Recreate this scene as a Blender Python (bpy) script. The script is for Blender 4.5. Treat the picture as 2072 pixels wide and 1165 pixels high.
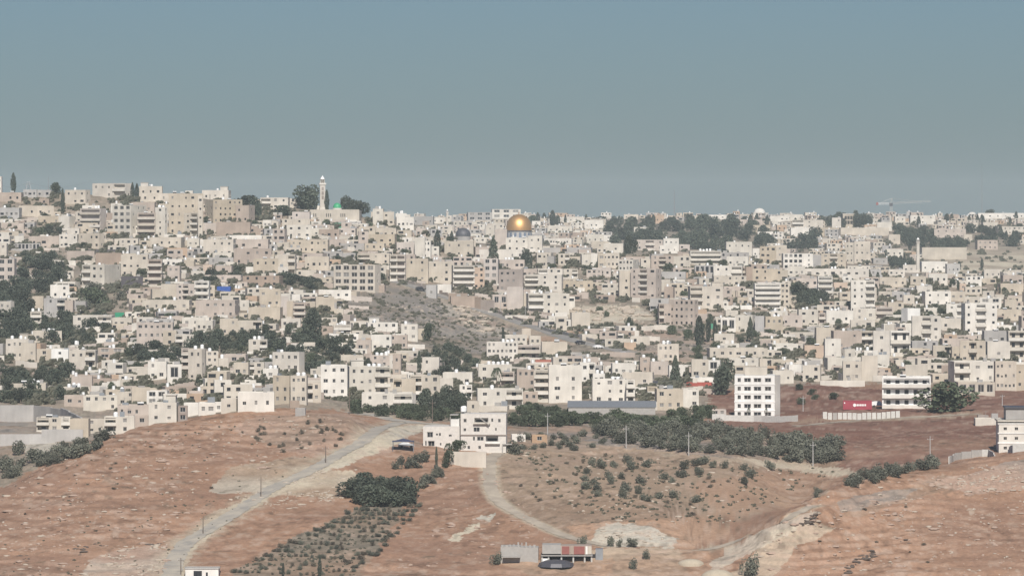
import bpy, math, random
import numpy as np
R = random.Random(7)
rad = math.radians
for o in list(bpy.data.objects): bpy.data.objects.remove(o)
SC = bpy.context.scene
COL = SC.collection

# ------------------------------------------------------------------ camera
# level telephoto camera at the origin looking along +Y; 1 photo pixel = 1e-4 of the distance
K = 1e-4; CX = 1036.0; HY = 430.0
cam = bpy.data.objects.new('camera', bpy.data.cameras.new('camera')); COL.objects.link(cam)
cam.rotation_euler = (rad(90), 0, 0)
cam.data.sensor_width = 36.0; cam.data.lens = 36.0/(2072*K)
cam.data.shift_y = -(582.5-HY)/2072.0
cam.data.clip_start = 1.0; cam.data.clip_end = 60000.0
SC.camera = cam

# ------------------------------------------------------------------ sky and sun
SUN_EL = 40.0; SUN_AZ = 175.0          # azimuth clockwise from +Y (north): behind the camera, a little to its left
SKY_STRENGTH = 0.0515
world = bpy.data.worlds.new('World'); SC.world = world; world.use_nodes = True
wn = world.node_tree; wn.nodes.clear()
sky = wn.nodes.new('ShaderNodeTexSky'); sky.sky_type = 'NISHITA'; sky.sun_disc = False
sky.sun_elevation = rad(SUN_EL); sky.sun_rotation = rad(SUN_AZ)
sky.altitude = 700; sky.air_density = 1.0; sky.dust_density = 0.9; sky.ozone_density = 2.6
tint = wn.nodes.new('ShaderNodeMix'); tint.data_type = 'RGBA'; tint.blend_type = 'MULTIPLY'; tint.inputs[0].default_value = 1.0
tint.inputs[7].default_value = (0.62, 0.775, 0.985, 1)
bg = wn.nodes.new('ShaderNodeBackground'); bg.inputs[1].default_value = SKY_STRENGTH
wo = wn.nodes.new('ShaderNodeOutputWorld')
wn.links.new(sky.outputs[0], tint.inputs[6]); wn.links.new(tint.outputs[2], bg.inputs[0]); wn.links.new(bg.outputs[0], wo.inputs[0])
sl = bpy.data.lights.new('sun', 'SUN'); sl.energy = 4.95; sl.angle = rad(0.5); sl.color = (1.0, 0.935, 0.845)
sun = bpy.data.objects.new('sun', sl); COL.objects.link(sun)
from mathutils import Vector
sd = Vector((math.sin(rad(SUN_AZ))*math.cos(rad(SUN_EL)), math.cos(rad(SUN_AZ))*math.cos(rad(SUN_EL)), math.sin(rad(SUN_EL))))
sun.rotation_euler = sd.to_track_quat('Z', 'Y').to_euler()
SC.view_settings.view_transform = 'Standard'; SC.view_settings.look = 'None'
SC.view_settings.exposure = 0.0; SC.view_settings.gamma = 1.0; SC.view_settings.use_curve_mapping = False
SC.cycles.volume_bounces = 1; SC.cycles.max_bounces = 5; SC.cycles.diffuse_bounces = 2
SC.cycles.glossy_bounces = 2; SC.cycles.transmission_bounces = 2

# ------------------------------------------------------------------ helpers
def tag(o, label=None, cat=None, group=None, kind=None):
    if label: o['label'] = label
    if cat: o['category'] = cat
    if group: o['group'] = group
    if kind: o['kind'] = kind
    return o
def link(o, parent=None):
    COL.objects.link(o)
    if parent: o.parent = parent
    return o
def empty(name, loc=(0,0,0), rz=0.0):
    o = bpy.data.objects.new(name, None); o.location = loc; o.rotation_euler = (0,0,rz); o.empty_display_size = 1
    return link(o)
def mobj(name, mesh, parent=None, loc=(0,0,0), scale=(1,1,1), rz=0.0):
    o = bpy.data.objects.new(name, mesh); o.location = loc; o.scale = scale; o.rotation_euler = (0,0,rz)
    return link(o, parent)
class MB:
    """collects faces with material slots; builds one mesh"""
    def __init__(s): s.v=[]; s.f=[]; s.m=[]
    def quad(s, a,b,c,d, m=0):
        n=len(s.v); s.v += [a,b,c,d]; s.f.append((n,n+1,n+2,n+3)); s.m.append(m)
    def tri(s, a,b,c, m=0):
        n=len(s.v); s.v += [a,b,c]; s.f.append((n,n+1,n+2)); s.m.append(m)
    def box(s, x0,x1,y0,y1,z0,z1, m=0, bottom=True):
        n=len(s.v)
        s.v += [(x0,y0,z0),(x1,y0,z0),(x1,y1,z0),(x0,y1,z0),(x0,y0,z1),(x1,y0,z1),(x1,y1,z1),(x0,y1,z1)]
        fs=[(4,5,6,7),(0,1,5,4),(1,2,6,5),(2,3,7,6),(3,0,4,7)]
        if bottom: fs.append((3,2,1,0))
        for f in fs: s.f.append(tuple(n+i for i in f)); s.m.append(m)
    def lathe(s, prof, n=12, m=0, cx=0, cy=0, a0=0.0):
        b=len(s.v)
        for r,z in prof:
            for i in range(n):
                a=a0+2*math.pi*i/n; s.v.append((cx+r*math.cos(a), cy+r*math.sin(a), z))
        for j in range(len(prof)-1):
            for i in range(n):
                k=(i+1)%n
                s.f.append((b+j*n+i,b+j*n+k,b+(j+1)*n+k,b+(j+1)*n+i)); s.m.append(m)
        s.f.append(tuple(b+(len(prof)-1)*n+i for i in range(n))); s.m.append(m)
    def tube(s, p, q, r0, r1=None, n=5, m=0):
        r1 = r0 if r1 is None else r1
        p=Vector(p); q=Vector(q); d=(q-p).normalized()
        u=d.orthogonal().normalized(); w=d.cross(u); b=len(s.v)
        for c,r in ((p,r0),(q,r1)):
            for i in range(n):
                a=2*math.pi*i/n; s.v.append(tuple(c+u*(r*math.cos(a))+w*(r*math.sin(a))))
        for i in range(n):
            k=(i+1)%n; s.f.append((b+i,b+k,b+n+k,b+n+i)); s.m.append(m)
        s.f.append(tuple(b+n+i for i in range(n))); s.m.append(m)
        s.f.append(tuple(b+n-1-i for i in range(n))); s.m.append(m)
    def mesh(s, name, mats, smooth=False):
        me=bpy.data.meshes.new(name); me.from_pydata(s.v,[],s.f)
        for m in mats: me.materials.append(m)
        me.polygons.foreach_set('material_index', s.m)
        if smooth: me.polygons.foreach_set('use_smooth', [True]*len(s.f))
        me.update(); return me
    def build(s, name, mats, parent=None, loc=(0,0,0), rz=0.0, smooth=False):
        return mobj(name, s.mesh(name, mats if isinstance(mats,(list,tuple)) else [mats], smooth), parent, loc, (1,1,1), rz)

# ------------------------------------------------------------------ noise (numpy value noise)
_rng = np.random.RandomState(5); _T = _rng.rand(256*256).astype(np.float64)
def vnoise(x, y, seed=0):
    xi=np.floor(x).astype(np.int64); yi=np.floor(y).astype(np.int64); fx=x-xi; fy=y-yi
    fx=fx*fx*(3-2*fx); fy=fy*fy*(3-2*fy)
    def h(a,b): return _T[((a*73856093) ^ (b*19349663) ^ (seed*83492791)) & 65535]
    return (h(xi,yi)*(1-fx)+h(xi+1,yi)*fx)*(1-fy)+(h(xi,yi+1)*(1-fx)+h(xi+1,yi+1)*fx)*fy
def fbm(x, y, seed=0, oct=4):
    t=0; a=0.5; n=0
    for i in range(oct):
        t=t+a*vnoise(x*2**i, y*2**i, seed+i*17); n+=a; a*=0.55
    return t/n

# ------------------------------------------------------------------ materials
def nodes_of(name):
    m=bpy.data.materials.new(name); m.use_nodes=True; nt=m.node_tree
    return m, nt, nt.nodes['Principled BSDF']
def plain(name, col, rough=0.8, metal=0.0):
    """small surfaces: flat colour with fine noise so nothing is perfectly even"""
    m,nt,p=nodes_of(name); p.inputs['Roughness'].default_value=rough; p.inputs['Metallic'].default_value=metal
    g=nt.nodes.new('ShaderNodeNewGeometry'); n=nt.nodes.new('ShaderNodeTexNoise'); n.inputs['Scale'].default_value=1.3; n.inputs['Detail'].default_value=4
    nt.links.new(g.outputs['Position'], n.inputs['Vector'])
    r=nt.nodes.new('ShaderNodeMapRange'); r.inputs[3].default_value=0.78; r.inputs[4].default_value=1.2
    nt.links.new(n.outputs[0], r.inputs[0])
    x=nt.nodes.new('ShaderNodeVectorMath'); x.operation='SCALE'; x.inputs[0].default_value=col; nt.links.new(r.outputs[0], x.inputs['Scale'])
    nt.links.new(x.outputs[0], p.inputs['Base Color']); return m
def wallmat(name, col):
    """limestone or render: course lines, patchy weathering, rain streaks, per-house variation"""
    m,nt,p=nodes_of(name); p.inputs['Roughness'].default_value=0.9
    L=nt.links.new; N=nt.nodes.new
    tc=N('ShaderNodeTexCoord'); oi=N('ShaderNodeObjectInfo')
    n1=N('ShaderNodeTexNoise'); n1.inputs['Scale'].default_value=0.16; n1.inputs['Detail'].default_value=6; L(tc.outputs['Object'], n1.inputs['Vector'])
    mp=N('ShaderNodeMapping'); mp.inputs['Scale'].default_value=(1.1,1.1,0.12); L(tc.outputs['Object'], mp.inputs['Vector'])
    n2=N('ShaderNodeTexNoise'); n2.inputs['Scale'].default_value=1.0; n2.inputs['Detail'].default_value=5; L(mp.outputs[0], n2.inputs['Vector'])
    br=N('ShaderNodeTexWave'); br.wave_type='BANDS'; br.bands_direction='Z'; br.inputs['Scale'].default_value=1.2; br.inputs['Distortion'].default_value=0.4; br.inputs['Detail'].default_value=2
    L(tc.outputs['Object'], br.inputs['Vector'])
    def rng(src,a,b,f0=0.0,f1=1.0):
        r=N('ShaderNodeMapRange'); r.inputs[1].default_value=f0; r.inputs[2].default_value=f1; r.inputs[3].default_value=a; r.inputs[4].default_value=b; L(src,r.inputs[0]); return r.outputs[0]
    def mul(a,b):
        x=N('ShaderNodeMath'); x.operation='MULTIPLY'; L(a,x.inputs[0]); L(b,x.inputs[1]); return x.outputs[0]
    v=mul(rng(n1.outputs[0],0.84,1.12,0.3,0.7), rng(n2.outputs[0],0.93,1.05,0.3,0.75))
    v=mul(v, rng(oi.outputs['Random'],0.86,1.10)); v=mul(v, rng(br.outputs[1],0.95,1.02))
    sc=N('ShaderNodeVectorMath'); sc.operation='SCALE'; sc.inputs[0].default_value=col; L(v, sc.inputs['Scale'])
    hs=N('ShaderNodeHueSaturation'); L(sc.outputs[0], hs.inputs['Color']); L(rng(oi.outputs['Random'],1.25,0.75), hs.inputs['Saturation'])
    L(hs.outputs[0], p.inputs['Base Color']); return m
WALLC = {'w':(0.655,0.62,0.56),'c':(0.56,0.515,0.45),'y':(0.53,0.47,0.39),'p':(0.49,0.425,0.375),'g':(0.40,0.385,0.37),
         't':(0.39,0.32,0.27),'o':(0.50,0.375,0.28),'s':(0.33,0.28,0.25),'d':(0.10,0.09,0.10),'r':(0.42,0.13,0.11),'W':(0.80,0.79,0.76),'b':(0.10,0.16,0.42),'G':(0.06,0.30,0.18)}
WALLN = {'w':'off-white','c':'cream','y':'sandy yellow','p':'pinkish stone','g':'grey','t':'brown stone','o':'orange-tan','s':'shaded brown','d':'dark','r':'red','W':'bright white','b':'blue','G':'bright green'}  # 's' has shade painted in for shadowed walls; also used as plain brown
WM = {k: wallmat('wall_'+WALLN[k].replace(' ','_').replace('-','_'), c) for k,c in WALLC.items()}
NEUTRAL = plain('painted_render', (0.61,0.58,0.54), 0.9)
ROOF = plain('flat_roof', (0.36,0.34,0.31), 0.95)
GLASS = plain('window_glass', (0.025,0.027,0.032), 0.3)
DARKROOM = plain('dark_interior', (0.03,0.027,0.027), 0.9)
SHUT = plain('window_shutter', (0.22,0.21,0.20), 0.6)
FRAME = plain('window_frame', (0.45,0.43,0.40), 0.6)
CONC = plain('concrete', (0.36,0.345,0.325), 0.95)
PALEC = plain('pale_concrete', (0.56,0.55,0.52), 0.9)
WHITE = plain('white_plastic', (0.86,0.86,0.85), 0.5)
BLACK = plain('black_rubber', (0.03,0.03,0.03), 0.7)
METAL = plain('grey_metal', (0.30,0.32,0.34), 0.5, 0.4)
WOOD = plain('weathered_wood', (0.15,0.12,0.10), 0.9)
STEEL = plain('pole_steel', (0.42,0.41,0.40), 0.6)
TRUNK = plain('bark', (0.10,0.075,0.055), 0.95)
REDTILE = plain('red_roof_tile', (0.36,0.13,0.09), 0.85)
def leafmat(name, c):
    m,nt,p=nodes_of(name); p.inputs['Roughness'].default_value=0.75
    N=nt.nodes.new; L=nt.links.new
    oi=N('ShaderNodeObjectInfo'); g=N('ShaderNodeNewGeometry')
    n=N('ShaderNodeTexNoise'); n.inputs['Scale'].default_value=0.55; n.inputs['Detail'].default_value=3; L(g.outputs['Position'], n.inputs['Vector'])
    ad=N('ShaderNodeMath'); ad.operation='ADD'; L(oi.outputs['Random'],ad.inputs[0]); L(n.outputs[0],ad.inputs[1])
    r=N('ShaderNodeMapRange'); r.inputs[1].default_value=0.3; r.inputs[2].default_value=1.6; r.inputs[3].default_value=0.6; r.inputs[4].default_value=1.45; L(ad.outputs[0], r.inputs[0])
    x=N('ShaderNodeVectorMath'); x.operation='SCALE'; x.inputs[0].default_value=c; L(r.outputs[0], x.inputs['Scale'])
    L(x.outputs[0], p.inputs['Base Color']); return m
LEAF_PINE=leafmat('pine_needles',(0.060,0.073,0.052)); LEAF_OLIVE=leafmat('olive_leaves',(0.125,0.130,0.100))
LEAF_CYP=leafmat('cypress_needles',(0.045,0.058,0.042)); LEAF_GREEN=leafmat('green_leaves',(0.072,0.090,0.054)); LEAF_DRY=leafmat('dry_shrub',(0.14,0.12,0.09))

# ------------------------------------------------------------------ terrain
# every column is a vertical plane through the camera: stations (row, distance) describe the ground along it
XC = [-900,-300, 0, 100, 200, 300, 450, 600, 700, 780, 850, 1000, 1150, 1300, 1450, 1600, 1700, 1800, 1900, 2072, 2400, 3000]
def col(crest, cd, dip, dd, mid, md, ridge, rd, far0, far, near=1165):
    """crest/dip: foreground hill top and the dip behind it; ridge: top of the middle hill; far0/far: foot and top of the far slope"""
    top=[(800,1690),(745,1880),(690,2080),(640,2250),(590,2380),(540,2490),(490,2580)]
    L=[(5200,150),(2400,450),(1500,1030),(1165,1215),(crest,cd),(dip,dd),(mid,md)]
    out=[t for t in top]
    # squeeze the common slope between mid and the ridge
    L += [(mid+(ridge-mid)*f, md+(rd-md)*g) for f,g in ((0.15,0.17),(0.30,0.34),(0.45,0.50),(0.60,0.66),(0.75,0.80),(0.88,0.91),(1.0,1.0))]
    L += [(ridge+14, rd+170),(far0+6, 3250),(far0,3450),(far0+(far-far0)*0.5,4050),(far,4750),(far+40,5600),(far+25,7500),(far+12,9500)]
    return L
COLS = [
 col(1150,1300,1170,1340,870,1500,395,2760,470,450),
 col(1080,1300,1110,1340,870,1500,395,2760,470,450),
 col( 985,1330,1010,1380,870,1560,392,2750,470,450),
 col( 935,1350, 965,1400,870,1560,393,2760,470,450),
 col( 888,1370, 915,1430,868,1550,396,2760,470,450),
 col( 858,1390, 868,1440,850,1540,398,2760,470,450),
 col( 838,1400, 842,1440,830,1560,404,2760,470,450),
 col( 830,1405, 832,1440,822,1560,420,2750,470,448),
 col( 845,1400, 846,1440,835,1540,432,2740,470,446),
 col( 870,1390, 868,1430,850,1500,444,2730,475,446),
 col( 900,1370, 885,1410,858,1490,468,2710,485,446),
 col( 925,1350, 900,1400,868,1480,500,2700,500,444),
 col( 960,1320, 920,1380,868,1480,507,2700,510,443),
 col(1000,1290, 940,1370,868,1480,512,2700,515,441),
 col(1120,1235, 960,1340,868,1480,520,2700,520,441),
 col(1032,1250,1028,1320,868,1490,540,2690,540,441),
 col( 978,1270,1000,1330,865,1510,552,2690,552,441),
 col( 955,1290, 975,1340,862,1520,560,2690,560,441),
 col( 938,1300, 960,1345,860,1520,565,2690,565,440),
 col( 912,1310, 940,1350,858,1520,575,2690,572,437),
 col( 880,1330, 920,1360,855,1520,585,2690,580,435),
 col( 850,1350, 900,1370,850,1520,590,2690,585,435)]
NS=len(COLS[0])
# sample parameter s, dense where the ground is on view
S=[]
dens=[2,6,20,240,14,80,26,26,26,24,24,22,20,5,5,10,26,30,6,6,4]
for i in range(NS-1):
    for j in range(dens[i]): S.append(i+j/dens[i])
S.append(NS-1); S=np.array(S)
U=np.concatenate([np.linspace(-900,-100,41)[:-1], np.linspace(-100,2180,1141), np.linspace(2180,3000,42)[1:]])
def smooth_interp(xk, yk, x):
    """monotone cubic (Fritsch-Carlson)"""
    xk=np.asarray(xk,float); yk=np.asarray(yk,float); h=np.diff(xk); d=np.diff(yk)/h
    m=np.zeros(len(xk)); m[0]=d[0]; m[-1]=d[-1]
    for i in range(1,len(xk)-1):
        m[i]=0 if d[i-1]*d[i]<=0 else 2*d[i-1]*d[i]/(d[i-1]+d[i])
    i=np.clip(np.searchsorted(xk,x,side='right')-1,0,len(xk)-2); t=(x-xk[i])/h[i]
    return (2*t**3-3*t**2+1)*yk[i]+(t**3-2*t**2+t)*h[i]*m[i]+(-2*t**3+3*t**2)*yk[i+1]+(t**3-t**2)*h[i]*m[i+1]
CA=np.array(COLS)                                   # columns x stations x (row, dist)
YS=np.stack([smooth_interp(XC,CA[:,k,0],U) for k in range(NS)],1); DS=np.stack([smooth_interp(XC,CA[:,k,1],U) for k in range(NS)],1)
TY=np.stack([smooth_interp(np.arange(NS),YS[i],S) for i in range(len(U))],0)
TD=np.stack([smooth_interp(np.arange(NS),DS[i],S) for i in range(len(U))],0)
TX=(U[:,None]-CX)*TD*K; TZ=-(TY-HY)*TD*K
# relief: broad undulation, then limestone ledges that follow the contours
TZ += (fbm(TX/90,TD/90,3)-0.5)*5*np.clip((TD-1100)/400,0,1)*np.clip((5000-TD)/800,0.0,1)
TZ += (fbm(TX/22,TD/22,9)-0.5)*2.2*np.clip((TD-1100)/200,0,1)
ph=(TZ+fbm(TX/35,TD/35,21)*5)/1.7; fr=ph-np.floor(ph)
ledge=(np.clip((fr-0.72)/0.28,0,1)); ledgeamt=np.clip(fbm(TX/60,TD/60,33)*3.2-1.1,0,1)
inn=(TD>1150)&(TD<3400)
TZ += np.where(inn,(ledge-fr)*0.75*ledgeamt,0)
TZ += (fbm(TX/3.0,TD/3.0,41,3)-0.5)*0.55*np.where(inn,1,0)
# the profile as the camera meets it
TY=HY-TZ/(TD*K)
def column(px):
    f=np.interp(px,U,np.arange(len(U))); i=int(min(f,len(U)-2)); t=f-i
    return TD[i]*(1-t)+TD[i+1]*t, TY[i]*(1-t)+TY[i+1]*t
def place(px, py):
    """the ground point seen at photo pixel (px, py): x, y, z"""
    D,Y=column(px); k=np.argmax((Y<=py)&(D>1000))
    if k==0: k=int(np.argmin(np.where(D>1000,Y,1e9)))
    y0,y1=Y[k-1],Y[k]; t=0 if y0==y1 else min(max((y0-py)/(y0-y1),0),1)
    d=D[k-1]+(D[k]-D[k-1])*t
    return ((px-CX)*d*K, d, -(max(py,Y[k])-HY)*d*K if py>=Y[k] else -(Y[k]-HY)*d*K)
def ground(x, d):
    px=CX+x/(d*K); D,Y=column(px); y=np.interp(d,D,Y); return -(y-HY)*d*K
def inpoly(px,py,poly):
    """vectorised point in polygon"""
    c=np.zeros(np.shape(px),bool); n=len(poly)
    for i in range(n):
        x1,y1=poly[i]; x2,y2=poly[(i+1)%n]
        if y1==y2: continue
        c ^= ((y1>py)!=(y2>py)) & (px<(x2-x1)*(py-y1)/(y2-y1)+x1)
    return c
# ---- soil, rock and spoil by where they lie
G=dict(red=(0.290,0.178,0.124), red2=(0.345,0.212,0.143), brown=(0.285,0.203,0.146), field=(0.19,0.098,0.072), field2=(0.25,0.145,0.108),
  scrub=(0.215,0.185,0.145), tan=(0.36,0.30,0.235), pale=(0.50,0.465,0.395), rock=(0.42,0.30,0.235), grey=(0.27,0.245,0.22), dust=(0.35,0.262,0.19), orange=(0.41,0.27,0.185), cream=(0.55,0.49,0.38))
PX=np.broadcast_to(U[:,None],TD.shape)+(fbm(TX/9,TD/9,51)-0.5)*34+(fbm(TX/1.8,TD/2,52)-0.5)*16; PY=TY+(fbm(TX/11,TD/5,57)-0.5)*14+(fbm(TX/1.6,TD/2,58)-0.5)*8
def mix(C,c,w):
    w=np.asarray(w)[...,None]; return C*(1-w)+np.array(c)*w
n1=fbm(TX/40,TD/25,61); n2=fbm(TX/7,TD/5,67); n3=fbm(TX/120,TD/120,71)
C=np.zeros(TD.shape+(3,))+np.array(G['tan'])
C=mix(C,G['scrub'],np.clip(n1*3-1.1,0,1)*0.8); C=mix(C,G['grey'],np.clip(n3*3-1.2,0,1)*0.5)
def region(poly,c,c2=None,amt=1.0,hard=1.0):
    global C
    m=inpoly(PX,PY,poly); cc=np.zeros(3)+np.array(G[c]); D2=np.zeros(C.shape)+cc
    if c2: D2=mix(D2,G[c2],np.clip(n1*3-1.0,0,1))
    C=np.where(m[...,None], C*(1-amt)+D2*amt, C)
F=[(-900,1000),(0,985),(100,932),(200,886),(300,856),(450,838),(600,826),(700,830),(830,848),(1030,862),(1440,848),(1440,790),(1560,780),(1780,775),(2072,788),(3000,788),(3000,9000),(-900,9000)]
region(F,'red','red2')
region([(1430,795),(1640,776),(1790,786),(2400,788),(2400,905),(2020,915),(1900,930),(1720,960),(1690,905),(1560,878),(1440,868)],'field','field2')
region([(1690,900),(2020,884),(2020,915),(1900,935),(1700,955)],'field2','red',0.75)
region([(1600,850),(1800,843),(1990,836),(1990,842),(1800,850),(1600,858)],'dust',None,0.6)
region([(1010,905),(1230,900),(1700,945),(1660,1000),(1480,1062),(1250,1062),(1150,1085),(1010,1010)],'brown','dust')
region([(1030,862),(1440,855),(1700,905),(1700,946),(1230,902),(1030,892)],'brown','grey')
region([(1230,902),(1700,944),(1740,958),(1690,962),(1230,908)],'cream','dust',0.8)
region([(1380,980),(1560,950),(1700,965),(1600,1030),(1470,1050)],'red2','orange',0.7)
region([(480,1150),(740,1020),(830,1000),(900,950),(940,960),(870,1010),(720,1200),(440,1200)],'brown','scrub')
region([(700,835),(860,900),(700,935),(560,910),(470,870),(520,840)],'scrub','rock',0.6)
region([(470,945),(560,926),(640,922),(700,900),(655,948),(560,985),(450,998),(428,990)],'pale','dust')
region([(640,945),(700,915),(770,875),(850,855),(862,868),(790,905),(700,940),(600,985),(520,1010)],'pale','cream')
region([(560,985),(620,965),(710,950),(730,985),(690,1008),(560,1002),(460,1060),(390,1100),(370,1085),(430,1035)],'cream','dust')
region([(330,1165),(345,1110),(420,1060),(440,1070),(385,1120),(372,1165)],'dust','cream')
region([(860,950),(980,950),(1000,1015),(1160,1105),(1010,1140),(715,1200)],'red2','red')
region([(1140,1060),(1250,1055),(1450,1042),(1490,1090),(1350,1110),(1180,1105)],'orange','red2')
region([(1205,1070),(1250,1056),(1310,1060),(1372,1088),(1360,1108),(1215,1108)],'pale','cream')
region([(1200,1112),(1480,1105),(1480,1150),(1430,1165),(1180,1200)],'cream','dust',0.65)
region([(1690,1045),(1780,1000),(1900,965),(1960,960),(1880,1000),(1760,1040)],'grey','brown',0.6)
region([(1010,870),(1200,890),(1230,905),(1080,925),(1000,905)],'grey','dust',0.7)
region([(1370,1110),(1470,1110),(1490,1165),(1400,1165)],'orange','red2',0.7)
region([(1430,1132),(1500,1100),(1560,1072),(1640,1040),(1668,1040),(1600,1078),(1520,1118),(1450,1155)],'cream','pale',0.7)
region([(150,1180),(190,1125),(300,1100),(345,1115),(330,1180)],'pale','rock',0.8)
region([(960,1045),(1000,1040),(985,1056)],'pale'); region([(905,1090),(965,1055),(960,1070),(930,1095)],'cream')
region([(1000,1135),(1240,1128),(1240,1165),(1080,1170)],'dust','orange')
region([(1880,975),(2072,930),(2300,900),(2300,960),(2072,985),(1960,1005)],'grey','rock',0.8)
region([(1690,1015),(1800,990),(1860,985),(1800,1020),(1700,1035)],'grey',None,0.7)
region([(1450,1200),(1560,1080),(1640,1060),(1700,1070),(1600,1110),(1560,1200)],'rock','cream',0.6)
region([(-300,822),(120,826),(150,846),(235,872),(170,900),(60,915),(-300,930)],'grey','dust')
region([(40,905),(110,890),(140,905),(60,930)],'pale')
region([(680,612),(800,582),(880,600),(960,632),(1065,672),(1080,705),(960,722),(860,705),(760,655)],'scrub','grey')
region([(880,600),(960,630),(1040,672),(1060,690),(980,680),(900,640)],'rock','pale',0.55)
region([(1140,622),(1290,618),(1330,645),(1270,655),(1170,660)],'pale','cream')
region([(1060,655),(1180,670),(1130,700),(1050,690)],'orange','tan')
region([(1300,650),(1430,660),(1480,720),(1300,760)],'rock','grey',0.6)
region([(1850,535),(1960,505),(2300,480),(2300,560),(1900,560)],'cream','tan')
region([(1590,440),(2300,430),(2300,500),(1590,520)],'scrub','tan',0.6)
fore=inpoly(PX,PY,F)
# pale ledges and stones crop out along the contours; darker soil between them
out=np.clip((fr-0.6)/0.15,0,1)*np.clip(ledgeamt*1.4-0.2,0,1)*np.clip(n2*3-1.0,0,1)
C=mix(C,np.where(fore[...,None],np.array([0.43,0.31,0.24]),np.array(G['cream'])),out*np.where(fore,0.45,0.5)*np.where(inn,1,0))
spk=fbm(TX/1.6,TD/2.2,81,2); C=mix(C,(0.50,0.42,0.34),np.clip((spk-0.72)*9,0,1)*np.clip(fbm(TX/28,TD/20,83)*3-1.3,0,1)*0.6*np.where(inn,1,0))
dk=fbm(TX/2.2,TD/2.5,91,3); C=mix(C,(0.10,0.085,0.06),np.clip((dk-0.60)*6,0,1)*np.clip(fbm(TX/35,TD/25,93)*3-1.1,0,1)*0.55*np.where(inn,1,0))
C*= (0.86+0.28*fbm(TX/14,TD/10,101,3))[...,None]
st1=fbm(TX/2.4,TD/2.6,111,3); pat=np.clip(fbm(TX/24,TD/18,113)*3-0.9,0.12,1)*np.where(inn,1,0)
C=mix(C,(0.45,0.345,0.275),np.clip((st1-0.55)*6,0,1)*pat*0.55); C*=(1-0.36*np.clip((0.44-st1)*5,0,1)*pat)[...,None]
C=np.clip(C,0.02,0.8)
# level the ground across each road and track
def centre(pts,n):
    P=[Vector(place(x,y)) for x,y in pts]; t=np.arange(len(P)); tt=np.linspace(0,len(P)-1,n)
    X=smooth_interp(t,[p.x for p in P],tt); Y=smooth_interp(t,[p.y for p in P],tt); Z=np.array([ground(a,b) for a,b in zip(X,Y)])
    w=max(3,n//12)|1; Z=np.convolve(np.pad(Z,w//2,mode='edge'),np.ones(w)/w,'valid'); return X,Y,Z
ROADS=[('road',[(342,1190),(352,1140),(372,1105),(410,1078),(450,1052),(500,1020),(545,990),(600,965),(655,937),(700,912),(745,885),(785,864),(815,852)],4.6,'ASPH','grey road climbing the bare slope from the bottom left',160),
 ('road',[(705,833),(770,842),(830,853),(900,860)],5.0,'ASPH','grey road passing along the hedge below the white houses',60),
 ('path',[(1012,912),(994,928),(990,955),(992,982),(1004,1008),(1035,1032),(1075,1052),(1125,1076),(1180,1094),(1235,1106)],3.6,'TRACK','pale dirt track from the twin house down to the shed',150),
 ('path',[(1420,1112),(1500,1090),(1580,1056),(1650,1022)],3.0,'TRACK','pale track along the valley floor at the lower right',70),
 ('road',[(795,568),(840,580),(900,600),(960,622),(1010,638),(1060,656),(1110,672),(1160,688),(1215,700),(1275,716)],8.0,'ASPH2','asphalt road running diagonally down across the middle hill',200),
 ('path',[(1610,862),(1720,852),(1850,845),(1985,838)],2.6,'TRACK','faint track across the dark red field',60)]
RC=[centre(r_[1],r_[5]) for r_ in ROADS]
for r_,(X,Y,Z) in zip(ROADS,RC):
    w=r_[2]/2+1.0; m=(TX>X.min()-12)&(TX<X.max()+12)&(TD>Y.min()-12)&(TD<Y.max()+12); ii=np.argwhere(m)
    vx=TX[m]; vy=TD[m]
    for a in range(0,len(vx),20000):
        qx=vx[a:a+20000]; qy=vy[a:a+20000]; dd=(qx[:,None]-X[None])**2+(qy[:,None]-Y[None])**2; j=dd.argmin(1); dist=np.sqrt(dd[np.arange(len(j)),j])
        bl=np.clip(1-(dist-w)/4.0,0,1); sel=ii[a:a+20000]; z0=TZ[sel[:,0],sel[:,1]]; TZ[sel[:,0],sel[:,1]]=z0*(1-bl)+Z[j]*bl
        wd={'ASPH':4.2,'TRACK':1.6,'ASPH2':1.2}[r_[3]]; cb=np.clip(1-(dist-r_[2]/2)/wd,0,1)*np.clip(fbm(qx/2.5,qy/2.5,131)*3-0.7,0,1); C[sel[:,0],sel[:,1]]=C[sel[:,0],sel[:,1]]*(1-cb[:,None]*.85)+np.array(G['cream'])*0.92*cb[:,None]*.85
TY=HY-TZ/(TD*K)
nU,nS=TD.shape
co=np.stack([TX,TD,TZ],-1).reshape(-1,3)
idx=np.arange(nU*nS).reshape(nU,nS)
fc=np.stack([idx[:-1,:-1],idx[1:,:-1],idx[1:,1:],idx[:-1,1:]],-1).reshape(-1,4)
me=bpy.data.meshes.new('ground')
me.vertices.add(len(co)); me.vertices.foreach_set('co',co.ravel())
me.loops.add(fc.size); me.loops.foreach_set('vertex_index',fc.ravel().astype(np.int32))
me.polygons.add(len(fc)); me.polygons.foreach_set('loop_start',np.arange(0,fc.size,4,dtype=np.int32)); me.polygons.foreach_set('loop_total',np.full(len(fc),4,dtype=np.int32))
me.update(calc_edges=True)
ca=me.color_attributes.new('soil','FLOAT_COLOR','POINT')
ca.data.foreach_set('color',np.concatenate([C.reshape(-1,3),np.ones((len(co),1))],1).ravel().astype(np.float32))
m,nt,p=nodes_of('ground_soil'); p.inputs['Roughness'].default_value=1.0; p.inputs['Specular IOR Level'].default_value=0.1
N=nt.nodes.new; L=nt.links.new
at=N('ShaderNodeAttribute'); at.attribute_name='soil'; g=N('ShaderNodeNewGeometry')
nz=N('ShaderNodeTexNoise'); nz.inputs['Scale'].default_value=0.9; nz.inputs['Detail'].default_value=6; nz.inputs['Roughness'].default_value=0.7; L(g.outputs['Position'],nz.inputs['Vector'])
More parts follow.
